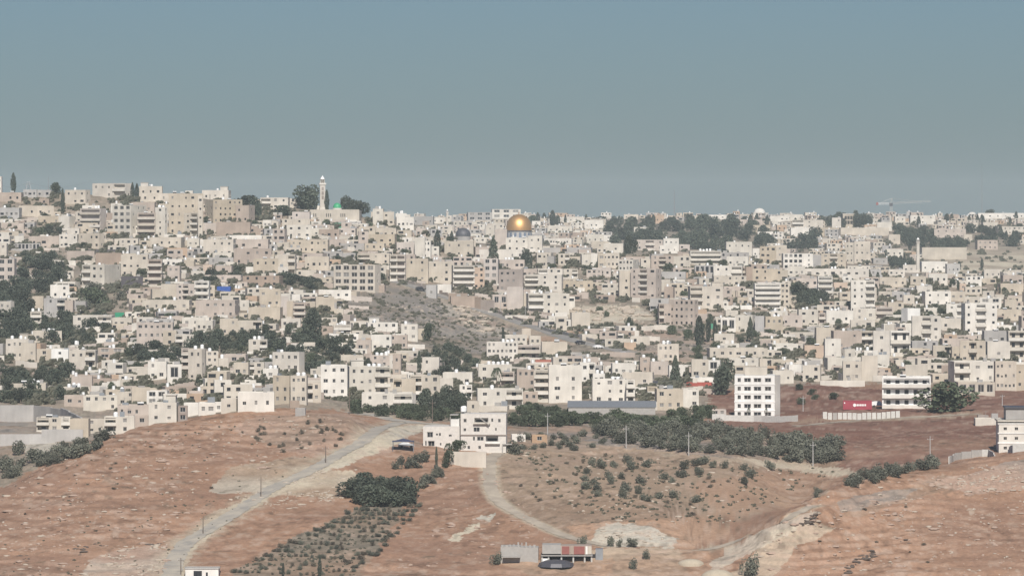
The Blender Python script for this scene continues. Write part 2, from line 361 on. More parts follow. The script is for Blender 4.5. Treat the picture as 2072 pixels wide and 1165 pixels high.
r=N('ShaderNodeMapRange'); r.inputs[1].default_value=0.3; r.inputs[2].default_value=0.7; r.inputs[3].default_value=0.82; r.inputs[4].default_value=1.18; L(nz.outputs[0],r.inputs[0])
x=N('ShaderNodeVectorMath'); x.operation='SCALE'; L(at.outputs['Color'],x.inputs[0]); L(r.outputs[0],x.inputs['Scale']); L(x.outputs[0],p.inputs['Base Color'])
b=N('ShaderNodeBump'); b.inputs['Strength'].default_value=0.6; b.inputs['Distance'].default_value=0.5; L(nz.outputs[0],b.inputs['Height']); L(b.outputs[0],p.inputs['Normal'])
me.materials.append(m)
tag(mobj('ground',me),'hillsides of red soil, pale limestone ledges and built-up slopes',None,None,'structure')

# sky stays in the world; haze: one closed box of thin air
HAZE=6.4e-5
m=bpy.data.materials.new('haze_air'); m.use_nodes=True; nt=m.node_tree; nt.nodes.clear()
pv=nt.nodes.new('ShaderNodeVolumePrincipled'); om=nt.nodes.new('ShaderNodeOutputMaterial')
pv.inputs['Color'].default_value=(0.80,0.94,1.0,1); pv.inputs['Density'].default_value=HAZE; pv.inputs['Anisotropy'].default_value=0.0
nt.links.new(pv.outputs[0],om.inputs['Volume'])
hz=MB(); zmin=float(TZ.min())-1.0; hz.box(float(TX.min())-30,float(TX.max())+30,-60,float(TD.max())+50,zmin,62.0)
h=hz.build('haze',m); tag(h,'thin blue-grey haze over the whole valley',None,None,'stuff')

# ------------------------------------------------------------------ roads
def matmix(name,a,b,scale=0.25):
    m,nt,p=nodes_of(name); p.inputs['Roughness'].default_value=0.95
    g=nt.nodes.new('ShaderNodeNewGeometry'); n=nt.nodes.new('ShaderNodeTexNoise'); n.inputs['Scale'].default_value=scale; n.inputs['Detail'].default_value=6
    nt.links.new(g.outputs['Position'],n.inputs['Vector']); c=nt.nodes.new('ShaderNodeValToRGB')
    c.color_ramp.elements[0].position=0.35; c.color_ramp.elements[1].position=0.65; c.color_ramp.elements[0].color=a+(1,); c.color_ramp.elements[1].color=b+(1,)
    nt.links.new(n.outputs[0],c.inputs[0]); nt.links.new(c.outputs[0],p.inputs['Base Color']); return m
ASPH=matmix('worn_asphalt',(0.31,0.29,0.26),(0.45,0.405,0.335)); TRACK=matmix('dirt_track',(0.33,0.28,0.225),(0.46,0.40,0.32)); ASPH2=matmix('old_asphalt',(0.24,0.23,0.215),(0.33,0.31,0.285))
def densify(pts, n):
    P=[Vector(place(x,y)) for x,y in pts]; t=np.arange(len(P)); tt=np.linspace(0,len(P)-1,n)
    xs=smooth_interp(t,[p.x for p in P],tt) ; ys=smooth_interp(t,[p.y for p in P],tt); return list(zip(xs,ys))
RN=random.Random(3)
def strip(name,pts,width,mat,label,lift=0.10,n=None,rows=6,kind='structure'):
    c=list(zip(pts[0],pts[1])); n=len(c); mb=MB(); grid=[]
    for i,(x,y) in enumerate(c):
        a=c[max(i-1,0)]; b=c[min(i+1,n-1)]; d=Vector((b[0]-a[0],b[1]-a[1],0)).normalized(); s=Vector((d.y,-d.x,0))
        w=width*(0.82+0.36*RN.random()) if 'track' in label or 'grey' in label else width
        cross=[(x+s.x*w*(j/rows-0.5),y+s.y*w*(j/rows-0.5)) for j in range(rows+1)]
        zm=[ground(qx,qy) for qx,qy in cross]; avg=sum(zm)/len(zm)
        grid.append([(qx,qy,z+lift) for (qx,qy),z in zip(cross,zm)])
    for i in range(n-1):
        for j in range(rows): mb.quad(grid[i][j],grid[i][j+1],grid[i+1][j+1],grid[i+1][j],0)
    return tag(mb.build(name,mat),label,None,None,kind)
for r_,c_ in zip(ROADS,RC): strip(r_[0],c_,r_[2],{'ASPH':ASPH,'TRACK':TRACK,'ASPH2':ASPH2}[r_[3]],r_[4])

# loose stones on the slopes
def rockproto(seed):
    r=random.Random(seed); mb=MB()
    prof=[(0.55*r.uniform(0.8,1.2),0.0),(0.62*r.uniform(0.8,1.2),0.25),(0.35*r.uniform(0.7,1.2),0.5),(0.05,0.56)]
    mb.lathe(prof,6); return [(x*r.uniform(.8,1.2),y*r.uniform(.8,1.2),z) for x,y,z in mb.v], mb.f
RP=[rockproto(i) for i in range(5)]
STONE=plain('limestone_rock',(0.45,0.385,0.315),0.95); STONE2=plain('reddish_rock',(0.40,0.30,0.24),0.95)
def rocks(name,label,polys,mat,smin,smax):
    V=[];Fc=[]
    for poly,n in polys:
        xs=[q[0] for q in poly]; ys=[q[1] for q in poly]; c=0
        for _ in range(n*8):
            if c>=n: break
            px=R.uniform(min(xs),max(xs)); py=R.uniform(min(ys),max(ys))
            if not bool(inpoly(np.array(px),np.array(py),poly)): continue
            if fbm(np.array(px/26.),np.array(py/9.),5)<0.47: continue
            x,y,z=place(px,py); c+=1; s=smin+(smax-smin)*R.random()**3; v,f=R.choice(RP); a=R.uniform(0,6.28); b=len(V); sx=s*R.uniform(1,2.2)
            ca_,sa_=math.cos(a)*1,math.sin(a)*0.5
            for q in v: V.append((x+q[0]*sx*ca_-q[1]*s*sa_, y+q[0]*sx*sa_+q[1]*s*ca_, z+q[2]*s*0.8-0.1))
            Fc += [tuple(b+i for i in ff) for ff in f]
    me=bpy.data.meshes.new(name); me.from_pydata(V,[],Fc); me.materials.append(mat)
    tag(mobj(name,me),label,None,None,'stuff')
rocks('scattered_stones','pale limestone boulders scattered over the bare slopes',[
  ([(0,990),(200,890),(450,842),(700,838),(640,915),(430,985),(360,1080),(330,1165),(0,1165)],420),
  ([(150,1165),(190,1120),(300,1095),(345,1112),(330,1165)],220),([(440,1000),(720,950),(740,1000),(560,1040)],160),
  ([(1010,910),(1700,950),(1480,1060),(1200,1060)],260),([(1480,1165),(1600,1040),(1700,990),(2072,925),(2072,1165)],260),
  ([(1900,970),(2072,935),(2072,985),(1960,1000)],160),([(1205,1070),(1250,1056),(1372,1088),(1215,1108)],90),
  ([(760,620),(880,600),(1060,690),(960,715),(850,690)],300),([(1300,650),(1440,660),(1480,720),(1300,760)],200),([(1140,622),(1290,618),(1330,650),(1170,660)],110)],STONE,0.25,1.15)
rocks('dark_outcrops','dark broken rock ledges crossing the right bare hill',[([(1690,1160),(1760,1110),(1850,1085),(1850,1095),(1770,1125),(1710,1165)],60),([(1615,1055),(1660,1032),(1668,1040),(1625,1064)],30),([(1740,1130),(1780,1118),(1780,1124),(1742,1136)],16),([(150,1110),(220,1090),(222,1110),(160,1128)],22),([(300,1100),(330,1098),(330,1108),(300,1108)],10),([(20,1125),(60,1120),(60,1135),(25,1135)],8)],plain('dark_rock',(0.11,0.085,0.07),.95),0.5,1.3)
rocks('rubble','white broken rubble stones below the climbing road',[([(588,974),(650,948),(664,966),(600,978)],70),([(450,1010),(720,985),(735,1000),(560,1030)],120)],STONE,.3,.9)
rocks('cliff_rocks','pale blocky limestone cliff behind the middle houses',[([(1140,624),(1290,620),(1330,648),(1170,658)],150),([(905,600),(960,625),(1060,680),(1000,690),(930,650)],60)],STONE,1.2,3.6)
rocks('reddish_stones','reddish stones lying along the ledges of the bare slopes',[
  ([(0,990),(200,890),(450,842),(700,838),(640,915),(430,985),(360,1080),(330,1165),(0,1165)],500),
  ([(860,955),(990,955),(1150,1100),(800,1165),(760,1165)],160),([(1480,1165),(1600,1040),(1700,990),(2072,925),(2072,1165)],380)],STONE2,0.3,1.3)
# ------------------------------------------------------------------ buildings
def winmesh(name, pane):
    mb=MB(); f=0.07
    mb.quad((-.5+f,0,-.5+f),(.5-f,0,-.5+f),(.5-f,0,.5-f),(-.5+f,0,.5-f),0)
    mb.box(-.5,-.5+f,-.08,.02,-.5,.5,1); mb.box(.5-f,.5,-.08,.02,-.5,.5,1)
    mb.box(-.5+f,.5-f,-.08,.02,-.5,-.5+f,1); mb.box(-.5+f,.5-f,-.08,.02,.5-f,.5,1); mb.box(-.03,.03,-.05,.02,-.5+f,.5-f,1)
    return mb.mesh(name,[pane,FRAME])
WIN=[winmesh('window_dark',GLASS),winmesh('window_shuttered',SHUT),winmesh('window_open',DARKROOM)]
def splitwin(k,pane):
    a=MB(); f=0.07
    a.box(-.5,-.5+f,-.08,.02,-.5,.5); a.box(.5-f,.5,-.08,.02,-.5,.5); a.box(-.5+f,.5-f,-.08,.02,-.5,-.5+f); a.box(-.5+f,.5-f,-.08,.02,.5-f,.5); a.box(-.03,.03,-.05,.02,-.5+f,.5-f)
    b=MB(); b.quad((-.5+f,0.01,-.5+f),(.5-f,0.01,-.5+f),(.5-f,0.01,.5-f),(-.5+f,0.01,.5-f))
    return a.mesh('window_frame_'+k,[FRAME]), b.mesh('window_pane_'+k,[pane])
SPW=[splitwin('glass',GLASS),splitwin('shutter',SHUT),splitwin('open',DARKROOM)]
def pwin(k,root,loc,scale,rz=0.0):
    w=mobj('window',SPW[k][0],root,loc,scale,rz); mobj('pane' if k!=1 else 'shutter',SPW[k][1],w); return w
def tankmesh():
    mb=MB(); mb.lathe([(0.62,0.5),(0.66,0.7),(0.66,1.7),(0.55,1.95),(0.2,2.08)],10,0)
    for a,b in ((-.45,-.45),(.45,-.45),(.45,.45),(-.45,.45)): mb.box(a-.04,a+.04,b-.04,b+.04,0,.5,1)
    return mb.mesh('water_tank',[WHITE,METAL],False)
TANK=tankmesh()
def solarmesh():
    mb=MB(); mb.quad((-1,-.6,.2),(1,-.6,.2),(1,.6,1.3),(-1,.6,1.3),0); mb.quad((1,-.6,.15),(-1,-.6,.15),(-1,.6,1.25),(1,.6,1.25),1)
    mb.box(-1,-.94,.55,.61,0,1.2,1); mb.box(.94,1,.55,.61,0,1.2,1); mb.box(-1,1,.55,1.0,1.2,1.65,2)
    return mb.mesh('solar_heater',[GLASS,METAL,WHITE])
SOLAR=solarmesh()
def facade(mb, o, u, n, W, H, zb, ops, mat=0, inner=0):
    """wall face from o along u, from zb to H, outward normal n; ops = (a0,a1,z0,z1,depth) cut out with reveals"""
    xs=sorted({0.0,W}|{a for q in ops for a in q[:2]}); zs=sorted({zb,H}|{z for q in ops for z in q[2:4]})
    P=lambda a,z,d=0: (o[0]+u[0]*a-n[0]*d, o[1]+u[1]*a-n[1]*d, z)
    for i in range(len(xs)-1):
        j=0
        while j<len(zs)-1:
            a,b=xs[i],xs[i+1]; m=(a+b)/2
            hole=lambda k: any(q[0]<m<q[1] and q[2]<(zs[k]+zs[k+1])/2<q[3] for q in ops)
            if hole(j): j+=1; continue
            k=j
            while k+1<len(zs)-1 and not hole(k+1): k+=1
            mb.quad(P(a,zs[j]),P(b,zs[j]),P(b,zs[k+1]),P(a,zs[k+1]),mat); j=k+1
    for a,b,c,d,dep in ops:
        mb.quad(P(a,c),P(b,c),P(b,c,dep),P(a,c,dep),mat); mb.quad(P(a,d,dep),P(b,d,dep),P(b,d),P(a,d),mat)
        mb.quad(P(a,c),P(a,c,dep),P(a,d,dep),P(a,d),mat); mb.quad(P(b,c,dep),P(b,c),P(b,d),P(b,d,dep),mat)
        mb.quad(P(a,c,dep),P(b,c,dep),P(b,d,dep),P(a,d,dep),inner)

KIND_COUNT={}
HOUSES=[]     # (root, info) for the labels
def make_house(px0,px1,yt,yb,st,nc,col='c',flags='',label=None,name=None,group=None,cat=None,rng=None,simple=False):
    r=rng or random.Random(int(px0*31+yt*17+px1)); fl=flags.split()
    bx,by,bz=place((px0+px1)/2,yb); D=by
    H=(yb-yt)*D*K; Wt=(px1-px0)*D*K
    side=0; sl=0
    for f in fl:
        if f[0]=='r' and f[1:].isdigit(): side=int(f[1:])
        if f[0]=='l' and f[1:].isdigit(): side=-int(f[1:])
    noise=r.uniform(-0.10,0.10)
    if side:
        s=abs(side)*D*K; W=max(Wt-s,3); yaw=rad(r.uniform(22,32)); dep=s/math.sin(yaw); W=W/math.cos(yaw); dep=min(dep,16); yaw=math.copysign(yaw,side) 
    else:
        yaw=noise; W=Wt*0.985; dep=min(max(W*0.8,5),13)
        if 'thin' in fl: dep=min(W*.5,1.2); yaw=noise*0.3
    # +yaw (counter-clockwise) turns the right flank towards the camera
    if side>0: yaw=-abs(yaw)
    elif side<0: yaw=abs(yaw)
    # corner nearest the camera stands at the base row
    if yaw<0: ox=bx+Wt/2-(dep*math.sin(-yaw)); orig=('R',ox)
    else: ox=bx-Wt/2+(dep*math.sin(yaw)); orig=('L',ox)
    c,s_=math.cos(-yaw),math.sin(-yaw)
    # local frame: x along the front, y into the house
    rot=-yaw if False else yaw
    # world = origin + Rz(rot)*local ; for a visible right flank the front recedes to the left
    if side>0 or (side==0 and yaw<0):
        rot=-abs(yaw); org=(ox-W*math.cos(rot), by-W*math.sin(rot))   # right corner at (ox,by)
    else:
        rot=abs(yaw); org=(ox,by)
    root=empty(name or 'house',(org[0],org[1],bz),rot)
    wm=WM[col]; zb=-7.0 if not simple else -5.0
    if H<1.5: zb=-3
    sh=H/max(st,1); px=1/(D*K)     # pixels per metre
    ops=[]; wins=[]; balc=[]; sops=[]; swins=[]
    frame='frame' in fl
    if nc>0 and st>0 and sh>2.0:
        bal=[f[1] for f in fl if f[0]=='b' and len(f)==2]
        nf=st
        segw=W/(nc+0.2)
        for k in range(nf):
            z0=k*sh
            if 'bA' in fl:
                m=0.5; ops.append((m,W-m,z0+0.12*sh+.9,z0+sh*0.86,1.5)); balc.append((0.0,W,z0)); continue
            lo=0.25; hi=W-0.25
            for b in bal:
                if b=='L': ops.append((0.3,0.3+W*0.34,z0+sh*.34,z0+sh*.88,1.5)); balc.append((0.05,0.3+W*.36,z0)); lo=W*.40
                if b=='R': ops.append((W*.66-.3,W-0.3,z0+sh*.34,z0+sh*.88,1.5)); balc.append((W*.64-.3,W-.05,z0)); hi=W*.60
                if b=='C': ops.append((W*.36,W*.64,z0+sh*.34,z0+sh*.88,1.5)); balc.append((W*.33,W*.67,z0))
            n=max(1,round(nc*(hi-lo)/W)); sg=(hi-lo)/n
            for j in range(n):
                ctr=lo+sg*(j+0.5)
                if 'bC' in fl and W*.30<ctr<W*.70: continue
                ww=sg*0.72 if frame else (sg*0.62 if 'wide' in fl else min(r.choice([.8,1.0,1.0,1.1,1.4]),sg*0.5))
                wh=sh*0.62 if frame else (sh*.52 if 'wide' in fl else min(r.choice([1.0,1.2,1.2,1.35]),sh*0.46))
                if not frame and 'wide' not in fl:
                    q=r.random()
                    if q<0.14: continue
                    if q>0.85: ww=min(ww*1.5,sg*.7)
                    if q<0.2: wh*=0.7
                za=z0+sh*(0.22 if frame else 0.36)
                if ctr-ww/2<0.15 or ctr+ww/2>W-0.15: continue
                ops.append((ctr-ww/2,ctr+ww/2,za,za+wh,0.28)); wins.append((ctr,za+wh/2,ww,wh))
            if side or (not simple and dep>7):
                n2=max(1,int(dep/4)); 
                for j in range(n2):
                    if r.random()<0.35: continue
                    ctr=dep*(j+.5)/n2; ww=1.1; wh=min(1.3,sh*.42); za=z0+sh*.38
                    sops.append((ctr-ww/2,ctr+ww/2,za,za+wh,0.25)); swins.append((ctr,za+wh/2,ww,wh))
    mb=MB()
    facade(mb,(0,0),(1,0),(0,-1),W,H,zb,ops,0,0)
    right=rot<0
    facade(mb,(W,0),(0,1),(1,0),dep,H,zb,sops if right else [],0,0)
    facade(mb,(0,dep),(0,-1),(-1,0),dep,H,zb,[(dep-b,dep-a,c0,d0,e) for a,b,c0,d0,e in sops] if not right else [],0,0)
    mb.quad((W,dep,zb),(0,dep,zb),(0,dep,H),(W,dep,H),0)
    p=min(0.9,H*0.2) if 'noparapet' not in fl else 0.1; t=0.25
    # parapet: top ring and inner faces, roof slab inside
    for (a,b,c0,d0) in ((0,W,0,t),(0,W,dep-t,dep)): mb.quad((a,c0,H),(b,c0,H),(b,d0,H),(a,d0,H),0)
    for (a,b) in ((0,t),(W-t,W)): mb.quad((a,t,H),(b,t,H),(b,dep-t,H),(a,dep-t,H),0)
    ring=[(t,t),(W-t,t),(W-t,dep-t),(t,dep-t)]
    for i in range(4):
        a,b=ring[i],ring[(i+1)%4]; mb.quad((b[0],b[1],H-p),(a[0],a[1],H-p),(a[0],a[1],H),(b[0],b[1],H),0)
    mb.build('wall',wm,root)
    rb=MB(); rb.quad((t,t,H-p),(W-t,t,H-p),(W-t,dep-t,H-p),(t,dep-t,H-p)); rb.build('roof',ROOF,root)
    # windows: parts of their own where the photo lets one pick them apart, else one joined part
    each = D<2250 or (wins and wins[0][2]*px>8)
    jm=MB()
    def put(x,y,z,w,h,rz):
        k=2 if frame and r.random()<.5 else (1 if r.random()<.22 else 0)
        if D<1800: pwin(k,root,(x,y,z),(w,1,h),rz)
        elif each: mobj('window',WIN[k],root,(x,y,z),(w,1,h),rz)
        else:
            c1,s1=math.cos(rz)*w/2,math.sin(rz)*w/2
            jm.quad((x-c1,y-s1,z-h/2),(x+c1,y+s1,z-h/2),(x+c1,y+s1,z+h/2),(x-c1,y-s1,z+h/2),0 if k!=1 else 1)
    for a,z,w,h in wins: put(a,0.22,z,w,h,0)
    for a,z,w,h in swins:
        if right: put(W-0.2,a,z,w,h,math.pi/2)
        else: put(0.2,a,z,w,h,-math.pi/2)
    if jm.f: tag(jm.build('windows',[GLASS,SHUT],root),kind='stuff')
    for a,b,z0 in balc:
        bm=MB(); hh=sh*0.30 if sh>2.6 else .7
        bm.box(a,b,-0.75,-0.003,z0-0.10,z0+0.05,0); bm.box(a,b,-0.75,-0.63,z0+0.05,z0+hh,0); bm.box(a,a+.12,-0.63,-0.003,z0+.05,z0+hh,0); bm.box(b-.12,b,-0.63,-0.003,z0+.05,z0+hh,0)
        bm.build('balcony',WM['w'] if col in 'wcgW' else WM['c'],root)
        n=max(1,int((b-a)/3.2)); dm=MB()
        for j in range(n):
            x=a+.6+(b-a-1.2)*(j+.5)/n; dm.quad((x-.7,1.46,z0+1.0),(x+.7,1.46,z0+1.0),(x+.7,1.46,z0+sh*.78),(x-.7,1.46,z0+sh*.78),0)
        if each: dm.build('balcony_door',GLASS,root)
    # things fixed on the roof
    nt_=None; hd='h' in fl or any(f in('hL','hR') for f in fl)
    for f in fl:
        if f[0]=='t' and f[1:].isdigit(): nt_=int(f[1:])
    if hd or (nt_ is None and W>9 and H>5 and 'plain' not in fl and r.random()<0.45):
        w=min(W*0.34,4.2); x=W*.06 if 'hL' in fl else (W*.94-w if 'hR' in fl else r.uniform(.05,.9)*(W-w)); hh=2.5 if not hd else 2.8
        x=min(max(x,.3),W-w-.3); d0=dep*0.3; d1=min(dep-.4,d0+3.6)
        hb=MB(); hb.box(x,x+w,d0,d1,H-p+.005,H-p+hh,0); hb.box(x-.2,x+w+.2,d0-.25,d1+.2,H-p+hh+.005,H-p+hh+.2,0); hb.build('stair_house',wm,root)
    if nt_ is None: nt_ = 0 if ('plain' in fl or W<5) else r.choice([0,0,1,1,2,2,3])
    x=r.uniform(.15,.7)*W
    for k in range(nt_):
        xx=x+k*1.75
        if xx>W-1: xx=r.uniform(1,max(W-1,1.1))
        mobj('water_tank',TANK,root,(xx,min(1.6+r.random()*2.2,dep-1),H-p),(1,1,1)*3 if False else (1,1,r.uniform(.85,1.15)))
    for _ in range(r.choice([0,1,1,2]) if D<2700 and W>5 else 0):
        q=MB(); a=r.uniform(.6,W-1.8); b=r.uniform(.6,max(.7,dep-2)); hh=r.uniform(.8,2.2); q.box(a,a+r.uniform(.8,2.2),b,b+1.2,H-p+.004,H-p+hh); q.build('roof_box',r.choice([WM['g'],WM['c'],CONC,METAL]),root)
    if D<2700 and W>6 and r.random()<.5:
        q=MB(); a=r.uniform(.6,W-.6); q.tube((a,dep*.5,H-p),(a,dep*.5,H+2.2),.05,.04,3); q.tube((a-.6,dep*.5,H+2),(a+.6,dep*.5,H+2),.03,.03,3); q.build('aerial',METAL,root)
    if W>8 and r.random()<0.3: mobj('solar_heater',SOLAR,root,(r.uniform(.3,.8)*W,dep*.45,H-p),(1,1,1),r.uniform(-.3,.3))
    root['_area']=(px1-px0)*(yb-yt)
    info=dict(px=(px0+px1)/2,py=(yt+yb)/2,x0=px0,x1=px1,y0=yt,y1=yb,st=st,nc=nc,col=col,fl=fl,tanks=nt_,D=D,label=label,cat=cat,group=group,W=W)
    HOUSES.append((root,info)); del root['_area']
    return root
# ------------------------------------------------------------------ hand-measured landmarks
def mpp(px,py): return place(px,py)[1]*K
GOLD=bpy.data.materials.new('gold_leaf'); GOLD.use_nodes=True
_p=GOLD.node_tree.nodes['Principled BSDF']; _p.inputs['Base Color'].default_value=(0.72,0.42,0.17,1); _p.inputs['Metallic'].default_value=0.75; _p.inputs['Roughness'].default_value=0.48
_n=GOLD.node_tree.nodes.new('ShaderNodeTexNoise'); _n.inputs['Scale'].default_value=6; _b=GOLD.node_tree.nodes.new('ShaderNodeBump'); _b.inputs['Strength'].default_value=0.15
GOLD.node_tree.links.new(_n.outputs[0],_b.inputs['Height']); GOLD.node_tree.links.new(_b.outputs[0],_p.inputs['Normal'])
SLATE=plain('dark_lead_sheet',(0.085,0.085,0.10),0.55,0.2); TILE_BLUE=plain('blue_glazed_tile',(0.16,0.20,0.27),0.4); GREEN=plain('green_dome_paint',(0.05,0.36,0.17),0.5)
MARBLE=plain('pale_marble',(0.45,0.43,0.41),0.6)
def dome_prof(r,h,n=14,z0=0.0,bulge=0.03):
    return [(r*(math.cos(math.pi/2*i/n)+bulge*math.sin(math.pi*i/n)) if i<n else 0.02, z0+h*math.sin(math.pi/2*i/n)) for i in range(n+1)]
# golden dome shrine: octagon, drum with windows, gilded dome, finial
x,y,z=place(1050,500); y=3650.0; x=(1050-CX)*y*K; u=y*K; zc=lambda py,d=3650.0: -(py-HY)*d*K
z0=zc(500); root=empty('domed_shrine',(x,y,z0))
tag(root,'golden dome on a grey-blue tiled drum, rising in the middle of the skyline','shrine')
mb=MB(); mb.lathe([(u*44,-25),(u*44,zc(487)-z0),(u*42,zc(486)-z0)],8,0,0,0,math.pi/8); mb.build('octagon',[TILE_BLUE],root)
dr=u*25.5; mb=MB(); mb.lathe([(dr,zc(486)-z0),(dr,zc(468)-z0),(dr*1.02,zc(467.6)-z0),(dr*1.02,zc(466.6)-z0)],32,0); mb.build('drum',[MARBLE],root)
mb=MB(); mb.lathe([(dr*1.045,zc(468.2)-z0),(dr*1.045,zc(466.3)-z0),(dr*.98,zc(466)-z0)],32,0); mb.build('cornice',[SLATE],root)
wm_=MB(); wm_.box(-0.9,0.9,-0.12,0.12,0,4.2); wmesh=wm_.mesh('drum_window',[TILE_BLUE])
for k in range(16):
    a=2*math.pi*k/16+.1; mobj('window',wmesh,root,(math.cos(a)*dr,math.sin(a)*dr,zc(482)-z0),(1,1,1),a+math.pi/2)
mb=MB(); mb.lathe(dome_prof(dr,zc(433.5)-zc(466),22,zc(466)-z0,0.07),48,0); mb.build('dome',[GOLD],root,smooth=True)
mb=MB(); mb.tube((0,0,zc(434)-z0),(0,0,zc(427.5)-z0),.35,.12); mb.lathe([(.1,zc(431.5)-z0),(.7,zc(430.8)-z0),(.1,zc(430)-z0)],8,0); mb.build('finial',[GOLD],root)
# grey dome
d=3520.0; x=(937-CX)*d*K; u=d*K; z0=zc(490,d); root=empty('domed_mosque',(x,d,z0)); tag(root,'round dark grey lead dome low among pale houses left of the golden dome','mosque')
mb=MB(); mb.box(-u*34,u*20,-u*6,u*22,-20,zc(485,d)-z0); mb.build('hall',[WM['c']],root)
mb=MB(); mb.lathe([(u*15,zc(485,d)-z0-.5),(u*15,zc(478,d)-z0)],24,0); mb.build('drum',[WM['g']],root)
mb=MB(); mb.lathe(dome_prof(u*15.3,zc(461,d)-zc(478,d),14,zc(478,d)-z0,0.05),32,0); mb.build('dome',[SLATE],root,smooth=True)
for k in range(4):
    xx=(-28+k*8)*u; w=MB(); w.box(xx-1,xx+1,-u*6-.1,-u*6+.2,zc(490,d)-z0,zc(487,d)-z0,0); w.build('window',[GLASS],root)
# mosque with green dome and minaret
def minaret(name,label,px,yb,yt,wpx,mat,grp=None,panels=True,square=True,d=None):
    p=place(px,yb); dd=d or p[1]; s=dd*K; X=(px-CX)*s; Z=-(yb-HY)*s; H=(yb-yt)*s; w=wpx*s/2
    r=empty(name,(X,dd,Z),0.12); tag(r,label,'minaret',grp); a0=math.pi/4; n=4 if square else 8; q=math.sqrt(2) if square else 1.04
    b=MB(); b.lathe([(w*q*1.08,-8),(w*q*1.08,H*.04),(w*q,H*.05),(w*q,H*.70)],n,0,0,0,a0); b.build('shaft',[mat],r)
    b=MB(); b.lathe([(w*q*1.02,H*.70),(w*q*1.28,H*.73),(w*q*1.32,H*.745),(w*q*1.32,H*.775),(w*q*1.22,H*.776)],n,0,0,0,a0); b.build('gallery',[WM['w']],r)
    b=MB(); b.lathe([(w*.62,H*.776),(w*.62,H*.88),(w*.74,H*.885),(w*.74,H*.90)],8,0)
    b.build('lantern',[DARKROOM],r)
    b=MB()
    for k in range(8):
        a=2*math.pi*k/8; b.tube((w*.75*math.cos(a),w*.75*math.sin(a),H*.776),(w*.75*math.cos(a),w*.75*math.sin(a),H*.89),w*.11)
    b.build('columns',[WM['w']],r)
    b=MB(); b.lathe([(w*.9,H*.885),(w*.9,H*.90),(w*.6,H*.93),(w*.28,H*.965),(w*.1,H*.985),(.05,H)],12,0); b.build('cap',[WHITE],r,smooth=True)
    if panels:
        for k in range(3):
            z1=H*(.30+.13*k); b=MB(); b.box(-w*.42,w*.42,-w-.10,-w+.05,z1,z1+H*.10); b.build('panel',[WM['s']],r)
    return r
minaret('minaret','slender pale minaret with a white pointed cap beside the green dome on the left skyline',652.5,424,355,10.5,WM['c'])
p=place(677,452); s=p[1]*K; root=empty('mosque',(p[0],p[1],p[2]),-0.05); tag(root,'cream mosque hall with a small bright green dome, crowning the left ridge','mosque')
Wm=50*s; mb=MB(); ops=[]
for xx in (7,11,33,37,41,62,66,70): ops.append((xx*s,xx*s+1.6*s,13*s,20*s,.3))
facade(mb,(-Wm,0),(1,0),(0,-1),2*Wm,28*s,-8,ops); mb.box(-Wm,Wm,.35,16,-8,28*s-.5,0); mb.box(-Wm,Wm,0.01,.35,28*s-.6,28*s,0)
mb.build('wall',[WM['c']],root)
for o in ops: w=MB(); w.box(o[0]-Wm,o[1]-Wm,.25,.33,o[2],o[3]); w.build('window',[GLASS],root)
mb=MB(); mb.lathe([(9.2*s,28*s-1),(9.2*s,31*s)],20,0,3*s,7); mb.build('drum',[WM['w']],root)
mb=MB(); mb.lathe(dome_prof(8.4*s,10.5*s,12,31*s,.05),28,0,3*s,7); mb.build('dome',[GREEN],root,smooth=True)
mb=MB(); mb.box(-Wm-6*s,Wm+5*s,-6,-.5,-8,5*s); mb.build('terrace',[WM['w']],root)
minaret('minaret','plain off-white minaret standing alone in the trees at the far right',1857.5,522,480,6.5,WM['w'],None,False,False,d=3350.0)
minaret('minaret','tiny pale minaret breaking the skyline between the mosque and the golden dome',905,452,423,4.2,WM['c'],None,False,True,d=4300.0)
# square stone tower on the far right ridge, domed church buildings
d=4400.0; s=d*K
def block_tower(px,yb,yt,wpx,label,name,d,mat,extra=None,cat='tower'):
    s=d*K; r=empty(name,((px-CX)*s,d,-(yb-HY)*s),.1); tag(r,label,cat); w=wpx*s/2; H=(yb-yt)*s
    b=MB(); b.box(-w,w,-w,w,-12,H); b.build('wall',[mat],r)
    b=MB(); b.box(-w*1.06,w*1.06,-w*1.06,w*1.06,H*.97,H*1.03); b.build('cornice',[mat],r)
    for z in (.30,.62):
        for xx in (-.5,0,.5):
            q=MB(); q.box(w*xx-1,w*xx+1,-w-.15,-w+.1,H*z,H*z+3); q.build('window',[DARKROOM],r)
    if extra: extra(r,w,H)
    return r
block_tower(1715,462,433,23,'broad square sandy stone tower on the far skyline right of the long cream block','stone_tower',4400.0,WM['y'])
def dm(r,w,H):
    b=MB(); b.lathe(dome_prof(w*.75,w*.62,10,H*1.03),20,0); b.build('dome',[WM['w']],r,smooth=True)
block_tower(1537,446,431,30,'large off-white building with a shallow white dome on the far skyline','domed_building',4650.0,WM['w'],dm,'church')
block_tower(1967,446,436,22,'low hazy building with a rounded dome under the right mast','domed_building',4700.0,WM['p'],dm,'church')
